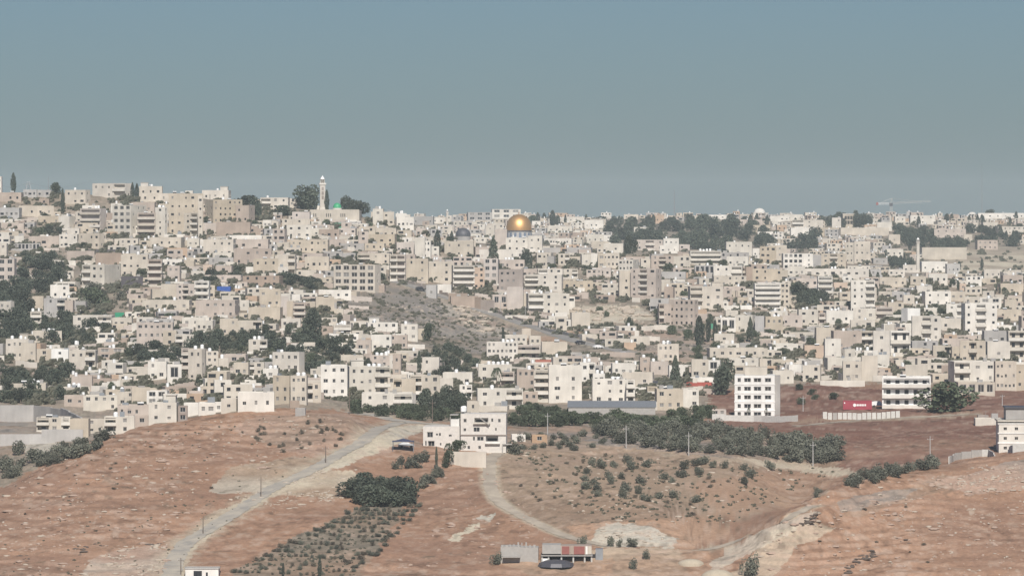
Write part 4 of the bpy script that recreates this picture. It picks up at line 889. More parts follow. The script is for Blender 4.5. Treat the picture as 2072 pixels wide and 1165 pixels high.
GROVES=[
 ('evergreen_tree',[(0,590),(58,590),(62,690),(0,700)],20,28,30,'dark dense tree in the thicket at the left edge beside the brown house'),
 ('evergreen_tree',[(0,762),(132,770),(135,815),(0,818)],22,30,30,'dark dense tree in the grove behind the far left retaining wall'),
 ('evergreen_tree',[(80,645),(215,650),(215,705),(140,712),(80,690)],15,28,26,'dark tree in the gardens below the low houses of the left town'),
 ('evergreen_tree',[(262,715),(372,715),(372,735),(262,735)],9,26,22,'dark tree above the white two storey house with the roof tank'),
 ('evergreen_tree',[(392,690),(545,690),(560,712),(385,715)],16,26,26,'dark tree in the green band across the left town'),
 ('evergreen_tree',[(540,675),(640,690),(700,705),(715,720),(650,768),(560,715)],20,26,26,'dark tree in the garden strip beside the stacked terrace houses'),
 ('evergreen_tree',[(35,515),(120,520),(130,600),(70,615),(35,570)],11,28,26,'dark tree on the steep garden slope under the grey long building'),
 ('pine_tree',[(60,470),(130,472),(120,485),(50,480)],4,24,14,'low dark tree in front of the upper left houses'),
 ('olive_tree',[(150,570),(240,565),(260,640),(160,630)],9,24,18,'greyish tree on the scrubby slope inside the left town'),
 ('pine_tree',[(380,560),(480,556),(490,572),(380,575)],4,24,16,'dark tree behind the brown hut in the upper left town'),
 ('pine_tree',[(575,560),(640,575),(630,590),(570,575)],5,30,18,'dark tree on the slope left of the unfinished square-windowed block'),
 ('evergreen_tree',[(862,722),(930,715),(965,745),(955,765),(880,765)],14,24,24,'dark tree in the hollow under the bare middle slope'),
 ('pine_tree',[(735,745),(745,745),(745,760),(735,760)],1,16,22,'lone dark tree between white roofs in the left middle'),
 ('broadleaf_tree',[(712,826),(760,832),(870,838),(930,846),(930,856),(860,852),(712,838)],26,22,20,'dark green tree of the dense hedge under the long white house'),
 ('pine_tree',[(855,806),(940,812),(935,842),(855,835)],14,26,30,'dark tree in the clump left of the lone white two storey house'),
 ('broadleaf_tree',[(1030,846),(1180,850),(1320,858),(1435,858),(1435,868),(1320,872),(1180,866),(1030,862)],46,24,22,'dark green tree of the long hedge under the grey-roofed shed'),
 ('broadleaf_tree',[(1360,838),(1440,838),(1440,852),(1360,852)],8,22,24,'dark green tree in front of the cream house by the red field'),
 ('broadleaf_tree',[(1050,828),(1150,828),(1150,842),(1050,842)],8,24,18,'dark green tree behind the long hedge'),
 ('olive_tree',[(1200,868),(1420,872),(1500,880),(1600,890),(1690,915),(1700,940),(1600,932),(1500,922),(1380,916),(1260,900),(1200,884)],92,28,22,'grey-green olive tree of the wide grove in the middle right'),
 ('olive_tree',[(1040,880),(1200,880),(1230,900),(1080,925),(1040,905)],20,16,12,'small faded olive bush on the slope right of the twin house'),
 ('olive_tree',[(1560,905),(1690,905),(1705,940),(1600,935)],12,34,32,'large olive tree at the right end of the grove'),
 ('olive_tree',[(1230,925),(1560,948),(1530,975),(1400,1030),(1290,1020),(1180,1000),(1180,950)],40,18,16,'dark round olive bush scattered over the dry brown rise'),
 ('shrub',[(1020,930),(1260,910),(1500,960),(1420,1045),(1230,1055),(1060,1015)],46,9,6,'tiny dry shrub dotted over the dry brown rise'),
 ('olive_tree',[(1690,985),(1740,965),(1800,955),(1900,935),(1900,945),(1800,968),(1730,985)],20,24,20,'dark olive bush in the row along the gully of the right hill'),
 ('olive_tree',[(1650,998),(1668,990),(1668,1002),(1650,1008)],2,14,14,'small dark bush at the lower end of the gully row'),
 ('olive_tree',[(0,945),(60,935),(150,905),(210,885),(232,878),(190,915),(100,945),(0,972)],26,26,22,'dark olive tree in the gully behind the left bare hill'),
 ('pine_tree',[(710,1005),(735,985),(800,985),(832,1000),(825,1022),(760,1028),(722,1018)],26,40,32,'very dark tree of the dense clump above the olive rows'),
 ('olive_tree',[(790,940),(860,930),(870,948),(800,950)],7,22,20,'grey-green tree in the clump below the twin house yard'),
 ('olive_tree',[(850,985),(880,955),(890,965),(862,992)],6,16,18,'dark tree in the short diagonal row by the slim cypress'),
 ('shrub',[(480,870),(700,850),(740,870),(640,930),(520,905)],30,9,8,'small dark shrub on the rocky slope under the white houses'),
 ('shrub',[(20,1000),(300,900),(620,860),(420,1000),(340,1060),(60,1150)],10,8,4,'tiny dark tuft on the left bare hill'),
 ('shrub',[(1580,1130),(1700,1030),(2060,960),(2060,1150)],7,8,4,'tiny dark tuft on the right bare hill'),
 ('broadleaf_tree',[(1600,785),(1720,800),(1720,812),(1620,820)],5,18,14,'green bush on the red field behind the crimson container'),
 ('pine_tree',[(1235,470),(1340,462),(1540,468),(1565,500),(1540,515),(1340,508),(1240,500)],40,24,26,'dark pine of the large far grove right of the golden dome'),
 ('pine_tree',[(1440,515),(1500,515),(1500,528),(1440,528)],3,18,18,'dark pine at the foot of the far grove'),
 ('pine_tree',[(1600,490),(1650,485),(1650,508),(1600,512)],8,22,22,'dark tree on the far slope above the long row-windowed building'),
 ('pine_tree',[(1660,455),(1760,452),(1760,462),(1660,460)],9,18,26,'dark tree standing behind the square stone tower'),
 ('pine_tree',[(1800,470),(1900,475),(1960,490),(1950,520),(1880,515),(1810,490)],26,20,20,'hazy dark tree in the park around the lone right minaret'),
 ('pine_tree',[(1960,470),(2060,465),(2072,500),(1990,505)],12,20,18,'hazy dark tree on the far right slope'),
 ('pine_tree',[(1800,530),(1845,530),(1845,548),(1800,548)],5,20,18,'dark tree clump in the far right town left of the bare slope'),
 ('pine_tree',[(1605,605),(1660,600),(1665,625),(1605,625)],8,26,26,'dark tree right of the wide four storey balcony block'),
 ('cypress',[(1080,452),(1750,450),(2060,446),(2060,462),(1300,462),(1080,460)],40,8,20,'small dark cypress along the far skyline'),
 ('cypress',[(1560,480),(2060,480),(2060,600),(1700,600)],26,7,20,'narrow dark cypress between houses of the far right town'),
 ('pine_tree',[(1100,450),(1560,446),(1560,456),(1100,458)],16,18,14,'round dark tree along the far skyline'),
 ('broadleaf_tree',[(0,440),(800,460),(1200,520),(1200,600),(700,570),(0,560)],60,16,13,'small dark tree between houses of the upper left hill'),
 ('broadleaf_tree',[(0,620),(600,640),(800,720),(800,800),(0,800)],60,17,15,'small dark tree between houses of the lower left town'),
 ('broadleaf_tree',[(1200,520),(2072,560),(2072,760),(1450,760),(1200,640)],80,16,14,'small dark tree between houses of the right town'),
 ('olive_tree',[(880,770),(1430,770),(1430,810),(880,800)],10,18,14,'small grey tree between the lower middle houses'),
]
# ------------------------------------------------------------------ the town, house by house
HTXT = """@0 340 4.855
630 880 215 360 2 3 y r40 t1
890 1290 150 300 2 5 c r60 bR t0
905 1240 122 160 0 0 w plain
1360 1590 150 250 1 3 c t1 hL
1390 1680 250 335 1 3 y plain
1600 1750 205 250 1 2 c plain
1640 1985 250 660 5 5 y t0
1760 1965 440 670 4 3 c r25 bR t0
1820 1895 180 250 1 0 w plain
780 1035 395 640 4 3 p r50 bA t2
795 965 367 397 0 0 w plain
1095 1420 365 685 5 3 w r130 wide t0
1345 1520 440 690 4 2 p bA t0
1520 1640 385 680 5 1 w r20 t3
1290 1520 335 450 1 2 p plain
-20 15 70 230 2 1 w plain
0 215 240 340 1 3 p t0
225 360 212 290 1 3 g t0
340 500 215 290 1 2 g plain
380 480 300 365 1 1 t plain
160 510 370 480 1 4 y t0
0 200 390 500 1 4 g t1
0 130 500 535 0 0 w plain
360 600 470 565 1 2 y plain
570 730 475 600 1 0 w r50 plain
500 590 428 480 1 1 y plain
0 240 540 605 1 0 p t0
610 780 590 665 1 3 c t0
580 762 650 785 2 4 c plain
760 1020 640 795 2 4 y r45 plain
280 580 670 780 1 3 p t1
80 380 740 820 1 8 g wide plain
0 70 740 880 2 1 c plain
1180 1370 690 760 1 3 c plain
1490 1800 680 780 1 4 y plain
1620 1830 650 690 0 0 w plain
1840 1960 690 780 1 2 w t2
700 1220 800 835 0 0 d plain
920 1180 835 985 1 0 t plain
650 925 815 910 1 0 t plain
1180 1450 850 1070 3 4 y t1
1450 1590 895 1165 4 2 p bA t0
1370 1590 840 905 1 0 g plain
1580 1800 895 975 1 4 w t0
1650 1775 960 1110 2 2 p plain
790 1160 950 1180 3 3 w r140 bL t1
820 960 908 960 0 0 c plain
-20 150 890 1120 3 2 p wide t0
1870 2005 1010 1080 1 2 c t0
480 665 1070 1115 1 1 w plain
300 440 1075 1180 2 2 y t0
1180 1395 1065 1170 2 2 d plain
1080 1180 980 1080 1 2 p plain
500 600 905 960 1 0 w plain
1500 1600 770 850 1 2 g t1
1990 2060 215 260 1 1 c plain
@400 340 4.855
50 315 212 310 1 3 c hR t1
60 430 310 545 4 6 y l90 t1
0 45 270 700 5 1 y plain
370 555 365 545 2 2 p r55 t0
180 520 530 665 1 0 t plain
20 185 540 655 1 0 p plain
300 645 660 712 0 0 w plain
470 590 570 655 1 1 t plain
620 895 290 405 2 4 c bL t1
560 630 290 335 1 1 c plain
895 990 280 375 1 2 y t0
1000 1210 370 405 0 0 w plain
930 1105 430 565 2 2 p t0
820 1100 500 600 2 4 c t0
700 830 460 505 1 2 t plain
860 1110 560 690 2 3 w t0
640 725 510 595 1 2 w plain
1110 1285 590 685 1 2 w plain
1180 1380 600 700 1 3 t plain
1380 1560 590 655 1 3 p t0
1725 1830 400 560 2 1 w t2
1820 1930 430 565 2 2 c t0
1940 2050 445 575 1 1 w t2
1740 1945 590 690 1 3 y t0
1690 1950 650 760 1 3 y t0
910 1285 705 835 2 6 y t1
780 912 730 795 1 1 c plain
1090 1440 700 790 1 4 t plain
1410 1650 740 810 1 4 g t1
60 360 700 870 2 4 y t0
0 65 700 780 1 0 w plain
370 700 700 805 1 2 p plain
350 725 790 960 2 4 t plain
150 340 830 885 0 0 w plain
100 345 880 950 1 3 g plain
540 785 890 1060 2 3 y plain
780 965 850 1065 3 2 y bR t0
700 885 970 1065 1 2 c plain
480 565 970 1045 1 0 w plain
1050 1290 870 1005 1 4 y plain
1240 1425 820 890 1 2 g t1
1550 1885 840 950 2 4 y bL t0
1780 1885 840 905 1 1 w plain
1640 1845 740 810 1 3 y plain
1330 1795 950 1215 4 5 y r55 frame t0 | pale unfinished apartment block with empty rows of large square openings above the bare slope
1880 1955 850 1110 4 1 c bA t0
1950 2045 850 1110 4 1 p bA t0
460 825 1060 1170 2 4 t t0
80 445 1050 1120 1 3 p t0
0 65 1010 1065 1 1 w plain
180 340 960 1040 1 1 p plain
60 150 950 1050 1 0 o plain
850 1010 780 850 1 3 y plain
1450 1560 590 650 1 1 y plain
1290 1430 960 1010 1 2 c plain
1700 1790 430 510 1 1 c plain
@800 340 4.855
700 940 435 520 2 3 g wide plain
940 1225 405 500 2 3 w wide plain
0 172 480 605 1 4 w t0
85 150 432 482 1 1 w plain
180 380 475 560 1 4 g t0
280 480 490 545 1 3 w t1
400 500 480 545 1 2 y plain
500 553 465 560 2 1 c plain
265 335 520 565 1 1 t plain
70 165 685 745 1 1 w plain
190 292 682 890 3 0 w plain
240 352 715 895 3 3 w plain
350 427 770 885 2 1 w t0
0 190 730 845 1 5 p plain
480 770 720 875 2 3 c t0
600 785 712 800 1 0 y plain
770 885 680 735 1 2 w plain
980 1100 600 765 2 0 p plain
1090 1450 685 825 2 5 w t0
1310 1450 665 830 2 2 w plain
1450 1725 690 755 1 10 c plain
1440 1940 782 835 1 0 g plain
790 1255 800 905 1 6 c t2
870 1015 890 1165 4 2 p wide t0
1010 1260 900 1000 1 5 p t3
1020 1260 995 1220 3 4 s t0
-20 200 850 1050 3 3 p bL t0
100 325 890 1120 3 2 y t0
320 565 920 1130 3 2 y t0
550 765 955 1190 4 2 c bA t0
758 872 975 1190 4 2 o plain
1250 1400 990 1085 1 3 p t0
1400 1645 990 1090 2 3 c bL t0
1640 1785 990 1080 2 2 c bR t0
1820 2000 850 970 1 2 w t0
1600 1715 840 960 2 1 c bR t0
1380 1485 830 980 2 2 c t1
1990 2060 840 990 2 1 y plain
1880 2035 1000 1085 2 3 p t0
1880 2050 650 745 1 3 w t0
1640 1865 480 535 1 4 w plain
1860 2050 510 600 1 4 w plain
1500 1745 570 635 1 4 w plain
1340 1425 520 565 1 1 w plain
500 580 560 640 1 1 p plain
890 980 560 680 2 1 c plain
950 1080 540 600 1 2 c plain
200 300 590 680 1 2 p plain
300 420 560 600 1 2 c plain
@1200 340 4.855
-20 135 500 585 1 3 c t0
310 455 455 505 1 3 y plain
235 292 480 545 1 1 w plain
560 692 460 545 1 3 o plain
900 1055 470 525 1 3 c plain
1050 1350 460 505 1 6 w plain
1440 1665 505 560 1 5 p plain
1560 1745 560 640 1 4 y t0
1620 1775 625 690 1 3 w plain
1740 1935 470 525 1 4 w plain
1870 2060 455 520 1 5 w plain
400 550 580 685 2 4 w plain
60 242 660 745 2 3 w t1
-20 155 720 790 1 3 c plain
110 305 740 835 1 4 w t0
410 692 705 810 2 4 p bC t0
688 842 690 830 2 3 w t1
655 835 760 840 1 3 w plain
840 945 750 805 1 2 p plain
955 1265 815 955 3 4 w bA t4
1305 1562 725 870 2 4 w t1
1230 1525 830 940 2 4 g t0
1320 1535 870 975 1 3 w plain
1560 1660 790 885 1 2 w plain
1640 1805 770 945 3 3 y t0
1720 1905 758 945 3 4 y t2
1860 2060 840 1000 3 4 w wide t0
1200 1485 960 1100 2 4 w bR t0
1400 1490 970 1090 2 1 p bR t0
1000 1200 955 1065 1 4 g wide t1
1550 1805 990 1110 2 3 y t0
1495 1560 970 1100 2 1 t plain
45 255 840 980 2 5 y t0
-20 50 840 970 2 1 w plain
250 452 900 1130 4 4 w r60 t0
560 785 860 1010 3 3 p bC t0
0 185 980 1070 1 3 p t0
620 925 1020 1090 1 3 g plain
1010 1115 1015 1070 1 2 o plain
1180 1505 1060 1160 2 5 c t0
1550 1905 1130 1190 1 3 w plain
1800 1900 560 620 1 2 o plain
1880 2040 600 660 1 4 c plain
@1600 340 4.39
20 300 460 535 2 4 c bL t0
0 205 530 610 1 0 w plain
370 452 440 535 2 2 c plain
690 775 450 500 1 2 c plain
770 905 480 560 1 1 w plain
200 430 530 605 1 0 y plain
430 872 530 600 1 0 y plain | long low sandy stone wall on the far ridge right of the square stone tower
1060 1285 420 500 2 3 w plain
920 1015 430 480 1 2 w plain
1590 1662 490 570 2 2 y t0
1700 1835 480 545 1 3 c plain
1830 2090 520 590 2 6 c plain
1280 1565 540 625 2 4 p t1
1540 1615 590 655 1 1 y plain
1650 1835 640 725 2 4 p t0
1660 2090 400 450 1 6 w plain
870 975 590 675 1 1 y plain
490 565 660 850 3 2 c plain
555 700 650 850 3 3 y t1
850 1010 720 790 1 3 w plain
1160 1565 705 810 1 0 c plain
-20 195 760 880 3 3 w t0
188 275 770 880 3 0 g plain
268 492 760 890 3 3 y bC t1
490 695 870 910 1 5 w plain
130 705 895 970 1 8 c t2
-20 135 870 970 1 3 w t0
1150 1385 830 925 1 4 w plain
725 855 800 855 1 2 g plain
1000 1150 860 930 1 3 c t1
1380 1500 850 940 1 3 g plain
240 372 960 1160 4 1 w bA t0
40 245 980 1060 1 3 p plain
460 545 960 1010 1 1 w plain
540 755 995 1290 5 4 w bR t0
780 1025 970 1060 1 4 y t0
1060 1200 960 1040 1 2 c t1
1230 1400 940 1030 1 3 w t0
1420 1560 1000 1060 1 3 c t1
1560 1700 960 1050 2 3 w t0
1720 1880 900 980 1 3 c t0
1880 2060 950 1040 1 4 p t1
700 800 900 960 1 2 g plain
870 1020 900 960 1 3 c t0
1200 1330 930 980 1 2 p t0
@0 560 4.855
-20 135 240 425 2 2 c r30 plain
480 670 80 210 2 2 w plain
655 755 150 205 1 0 w plain
320 432 190 330 1 1 y t0
430 645 210 425 3 2 g bR t0
640 722 230 425 3 0 p plain
680 845 240 340 1 3 g plain
290 400 340 515 3 1 c bA t1
720 1105 380 530 2 4 c bR t0
1100 1295 400 510 1 3 c plain
1330 1690 450 700 3 6 p t0
1400 1870 230 340 1 5 c t1
1590 1745 70 240 2 0 y plain
1740 1925 70 240 3 3 p bC t0
1915 2060 40 240 3 1 w bA t0
1790 2060 400 495 1 3 w t0
310 600 530 650 1 3 c t2
400 605 590 645 1 2 g plain
45 275 610 820 2 4 c hR t3
200 350 650 825 1 2 c plain
350 502 710 870 2 1 y plain
498 668 710 870 2 1 W plain
680 945 720 915 2 4 c bR t0
690 795 672 725 1 1 c t2
945 1215 700 810 2 2 p wide t1
1020 1162 640 705 1 0 p t1
1210 1335 830 890 1 0 g plain
1250 1415 640 695 1 1 w plain
1710 1898 565 710 2 2 c bL t0
1775 1855 700 970 4 1 p bA t0
1845 2012 710 1030 3 2 y r30 t1
1450 1635 830 1010 2 2 w t1
1630 1772 860 1060 1 1 w wide t0
1140 1265 600 645 1 3 t plain
70 442 1045 1155 1 0 c t2
560 862 1085 1170 1 3 c t3
600 690 1000 1050 1 0 t plain
1180 1280 1010 1080 1 1 c t1
@400 560 4.855
0 395 230 410 2 5 p t0
190 325 95 140 1 0 b plain | bright blue tarpaulin shed on a roof among the left hill houses
400 505 230 330 1 1 w t0
505 825 300 440 1 0 y plain
600 812 120 300 2 3 y t1
812 885 190 420 3 0 p plain
878 942 240 420 3 0 y plain
935 1055 250 430 3 1 p bA t0
820 1012 410 510 1 3 c t0
215 395 410 580 2 2 y t0
390 632 430 570 1 4 c bR t0
-20 150 430 550 1 3 w t0
498 685 615 775 2 2 c bR t2
-20 75 705 1000 3 1 y t1
70 192 730 910 3 2 y t1
255 485 760 860 1 3 p t0
360 505 840 1000 1 2 y plain
490 655 840 970 2 2 c bL t0
730 1045 740 945 2 4 c r50 t1
1040 1152 645 750 1 1 y t0
800 1050 510 550 0 0 w plain
1200 1465 865 1180 3 3 w t0
1460 1872 880 1180 3 5 w bR hL t3
1560 1622 800 890 1 0 w plain
1868 2060 960 1200 2 3 y t0
1400 1625 770 870 1 2 c plain
1450 1655 710 780 1 4 w t0
1560 1705 620 750 1 2 p t0
1270 1562 560 650 1 5 w t0
1330 1505 470 570 2 3 c bA t3
1650 1952 450 580 2 4 w hL t1
1700 1905 570 730 2 3 w t0
1880 2060 570 710 2 3 p t0
1690 1885 770 890 2 2 p t3
1880 2000 770 905 1 1 w r40 t0
1210 1365 400 465 1 3 y plain
1250 1505 130 220 1 3 w t0
1150 1335 200 340 1 0 y plain
1230 1435 315 355 0 0 c plain
930 1015 175 250 1 0 w t0
735 920 970 1250 3 2 y r20 t0
915 1075 970 1250 3 3 c t2
1060 1200 1040 1230 2 2 y bL t0
640 790 900 1010 1 1 w t2
1100 1240 900 980 1 2 c plain
200 300 800 900 1 1 c t1
@800 560 4.855
895 1205 640 825 3 7 c plain t3
1080 1295 570 660 1 4 c plain
1310 1425 580 680 1 2 y plain
1190 1425 670 825 2 2 p bA t0
1430 1685 640 765 1 0 y plain
55 220 465 630 2 2 w t1
-20 105 560 700 2 1 w t0
215 315 510 620 1 1 y t0
270 438 790 980 2 2 c plain
-20 60 760 980 2 1 p t0
130 430 970 1240 3 3 c bL t0
-20 205 1000 1240 2 2 y bL t0
468 762 940 1090 1 3 w t1
808 1142 860 1050 2 3 w t5
1030 1175 930 1100 2 1 p bA t0
630 755 1060 1200 2 1 w bR t1
1185 1372 910 1180 3 3 p t1
1365 1522 915 1230 4 1 c bA t0
1505 1835 870 1235 4 2 w t0
1800 1955 840 1050 2 1 w bR t2
310 412 80 210 1 1 g plain
410 555 75 170 1 0 w plain
1280 1650 -20 140 3 4 c bL t0
1640 1942 40 130 1 4 y plain
1285 1695 165 380 3 5 w bL t1
530 805 190 300 1 0 t plain
950 1105 175 310 1 2 p wide plain
1100 1260 100 320 2 0 p plain
1620 1725 420 520 1 1 w wide plain
1720 1905 350 510 1 0 y plain
1400 1500 440 500 1 1 g plain
1240 1330 510 600 1 0 y plain
430 560 1000 1150 2 1 c t0
1940 2060 950 1060 1 2 w t2
@1200 560 4.855
250 390 -60 210 4 1 y plain
372 675 -80 215 5 4 p r60 bC t0
940 1272 95 310 3 4 y bL hR t0
1588 1845 65 325 5 3 w bA t0
1840 1932 65 325 5 2 y plain
640 765 265 475 3 3 p bL t0
748 1035 225 490 4 5 p r40 t0
1300 1425 330 390 1 0 w plain
1395 1605 375 550 2 2 w r40 t1
1255 1405 400 540 1 2 w frame t0
1600 1690 385 570 2 0 g plain
1680 1855 390 580 2 3 y t2
1840 2060 380 490 1 2 p t0
1340 1645 800 1010 3 3 w t0
1635 1712 805 1000 2 0 y plain
1130 1710 700 800 1 7 c t1
1250 1445 655 725 1 2 w t1
965 1135 810 1000 2 2 c t0
1130 1260 820 950 1 1 w wide t1
640 852 660 825 2 4 y t2
458 560 790 950 2 1 p t1
180 405 850 980 1 3 w t1
300 605 940 1090 1 2 y plain
-10 335 1005 1245 3 3 w t2
330 415 1010 1250 3 1 w bA t0
560 740 830 960 1 1 p t1
740 900 870 990 1 0 w plain
920 1190 990 1040 1 0 w plain
930 1180 1040 1075 1 0 r plain
1750 1960 920 1050 1 2 w t1
1880 2060 860 960 1 0 g plain
1220 1330 240 310 1 2 w plain
1360 1560 280 320 1 0 W plain
1420 1530 200 290 1 2 y plain
1700 1850 340 400 1 1 w t1
1650 1760 620 700 1 0 t plain
1200 1400 560 650 1 1 c t1
@1600 560 4.39
380 505 50 130 1 1 o plain
65 240 290 430 2 2 c t2
240 305 320 430 2 1 p bA t0
300 545 300 430 1 2 w t2
550 665 280 390 2 1 c plain
660 755 280 390 1 1 w plain
750 905 270 390 2 1 p bA t0
535 755 385 460 1 2 c t0
990 1155 280 410 1 0 W l50 plain
1085 1345 350 575 3 3 c bC t0
1120 1310 325 365 1 0 c plain
1340 1525 370 480 1 2 c plain
1390 1545 240 370 2 2 w bR t0
1535 1825 235 510 4 5 w bC t0
1690 1885 190 300 2 2 w wide t1
1820 2045 290 390 1 2 y plain
1110 1255 80 170 1 2 c t1
1180 1415 130 260 2 3 w t0
1400 1545 130 215 1 2 y t0
1550 1855 180 250 1 4 c plain
1740 1965 430 490 1 0 w t2
1715 1935 480 610 1 2 g plain
1930 2100 480 740 3 2 c bA t0
1515 1745 570 770 2 3 y bC t0
1740 1945 575 760 1 1 c plain
1265 1435 610 730 1 2 c bR t1
1430 1535 620 750 1 2 y plain
1425 1818 750 950 2 4 w bL plain | white two storey house on open ground floor columns beyond the big round tree
1815 2005 750 1010 3 5 y plain
2000 2110 780 1010 2 2 y plain
1480 1812 935 1050 1 4 c frame plain
300 445 550 745 2 1 w plain
440 575 640 745 1 1 w l40 plain
310 665 720 850 1 3 w plain
465 632 750 930 2 2 c plain
630 775 700 925 2 0 y plain
660 785 655 730 1 1 w t1
370 625 480 650 2 2 p t1
605 745 480 630 2 2 c bA t0
735 885 480 710 2 1 c plain
880 1062 480 705 2 1 w bA t0
770 885 690 805 1 0 w plain
120 305 610 715 1 0 o plain
220 385 450 610 1 0 y plain
-20 95 780 890 1 0 w t1
260 665 920 975 1 0 w thin plain | low white boundary wall along the top edge of the dark red field
900 1010 130 210 1 2 g t0
1000 1100 160 240 1 1 c t1
780 900 130 200 1 2 c plain
1550 1700 90 160 1 3 c t1
1850 2060 60 160 1 3 y t1
1500 1560 60 120 1 1 o plain
@0 780 4.855
620 830 95 205 1 2 p plain
815 1155 98 250 2 4 w t0
880 1035 60 105 1 0 g plain
1160 1335 60 200 2 2 c t1
1280 1465 18 200 1 0 y plain
1450 1655 50 190 2 2 w frame t0
1155 1465 190 320 1 4 p t0
1465 1745 165 365 2 2 w hR t0
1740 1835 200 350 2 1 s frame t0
1800 1945 170 300 1 1 w t0
1940 2110 172 290 1 2 w t0
365 695 310 460 2 3 c bL t0
610 700 310 460 2 1 c bA t0
690 875 325 520 2 2 y t0
855 1035 330 470 2 2 c plain
1010 1310 305 475 2 2 w bL t1
1300 1475 290 400 1 1 p plain
@400 780 4.855
0 242 165 268 1 3 w plain
242 395 125 260 1 1 c plain
383 745 65 258 1 3 w t0
895 990 150 215 1 1 t plain
958 1058 222 298 1 1 g plain | small blue-grey metal hut standing alone on the rocky slope under the houses
1608 2115 75 258 2 4 w bR t0 | long white two storey house with balconies behind the dense hedge
@800 780 4.855
795 1248 35 230 2 4 w bR t1
695 815 155 262 1 1 c plain
815 1120 200 252 1 0 c plain
100 200 80 245 2 0 g plain
1250 1400 60 160 1 2 p plain
@1200 780 4.855
610 875 32 245 2 3 y t0
865 1030 35 220 2 2 w t0
525 625 10 140 2 1 y bA t0
560 620 160 240 1 0 w plain
1160 1310 235 300 1 2 p plain
@1600 780 4.39
@1200 560 4.855
1155 1190 462 512 1 0 G plain | small bright green sheet hut between the dark cypresses
@0 560 4.855
1120 1212 352 394 1 0 G plain | low bright green roof box in the left town
@400 340 4.855
1340 1412 540 602 1 0 G plain | small bright green kiosk below the mosque hall"""
ox=oy=0; sc_=1
for line in HTXT.strip().split('\n'):
    if line[0]=='@':
        a=line[1:].split(); ox,oy,sc_=float(a[0]),float(a[1]),float(a[2]); continue
    lab=None
    if '|' in line: line,lab=[q.strip() for q in line.split('|')]
    t=line.split(); x0,x1,a,b=[float(q) for q in t[:4]]; st=int(t[4]); nc=int(t[5])
    name='house'; t[7:]=[(f[0]+str(max(1,round(int(f[1:])/sc_))) if f[0] in 'rl' and f[1:].isdigit() else f) for f in t[7:]]
    if st>=3: name='apartment_building'
    elif nc==0: name='stone_building'
    make_house(ox+x0/sc_,ox+x1/sc_,oy+a/sc_,oy+b/sc_,st,nc,t[6],' '.join(t[7:]),lab,name)
NH=len(HOUSES)
# ------------------------------------------------------------------ infill: small houses, garden walls and sheds between the measured ones
occ=[(i['x0'],i['x1'],i['y0'],i['y1'],i['D']) for _,i in HOUSES]
occ+= [(627,728,345,456,2600),(1018,1082,425,492,3640),(916,958,456,490,3510),(1700,1730,430,462,4400),(1850,1865,478,520,3300),(1487,1590,755,852,1560),(1785,1892,760,828,1620),(2015,2100,850,918,1400),(1700,1790,800,832,1600)]
TOWN=[(-220,395),(200,398),(420,402),(600,425),(740,436),(850,446),(1300,441),(2072,436),(2290,436),(2290,770),(1790,772),(1560,775),(1430,790),(1430,800),(1300,815),(1100,812),(880,805),(700,815),(560,800),(480,815),(300,838),(120,822),(-220,815)]
BARE=[[(680,612),(800,576),(880,592),(960,625),(1065,660),(1180,690),(1300,720),(1290,735),(1180,712),(1080,690),(1075,712),(960,725),(850,720),(760,655)],[(1140,615),(1300,615),(1335,655),(1150,665)],[(1300,650),(1440,655),(1480,720),(1300,765)],
      [(1230,440),(1560,455),(1560,500),(1230,505)],[(0,570),(62,570),(62,680),(0,690)],[(0,735),(132,735),(132,820),(0,820)],[(385,672),(560,672),(560,712),(385,712)],[(1850,530),(1960,508),(2150,488),(2150,540),(1900,552)],[(150,565),(230,565),(260,640),(150,620)],[(1780,455),(1960,470),(1960,520),(1880,520),(1780,490)]]
inside=lambda poly,x,y: bool(inpoly(np.array(float(x)),np.array(float(y)),poly))
occ+=[(a[1]-a[3]*.45,a[1]+a[3]*.45,a[2]-a[4],a[2],place(a[1],a[2])[1]) for a in SOLO]
for X_,Y_,Z_ in (RC[4],): occ+=[(CX+X_[i]/(Y_[i]*K)-8,CX+X_[i]/(Y_[i]*K)+8,HY-Z_[i]/(Y_[i]*K)-5,HY-Z_[i]/(Y_[i]*K)+5,Y_[i]) for i in range(0,200,3)]
TG=[(g_[1],g_[4]) for g_ in GROVES if max(q[1] for q in g_[1])<815 and g_[2]>=4 and 'between houses' not in g_[5] and 'skyline' not in g_[5]]
def ingrove(x,y0,y1):
    for poly,h in TG:
        for yy in (y1,(y0+y1)/2,y0,y0+h*.0):
            if inside(poly,x,yy) or inside(poly,x,yy+h*.6): return True
    return False
FR=random.Random(99); cells={}
def clash(x0,x1,y0,y1,D):
    """does a new front at distance D hide more than a sliver of something measured behind it?"""
    for a,b,c,d,E in occ:
        if E>D-2 and x0<b-1 and x1>a+1 and y0<d-1 and y1>c+1:
            return True
    return False
fills=[]
yb=442.0
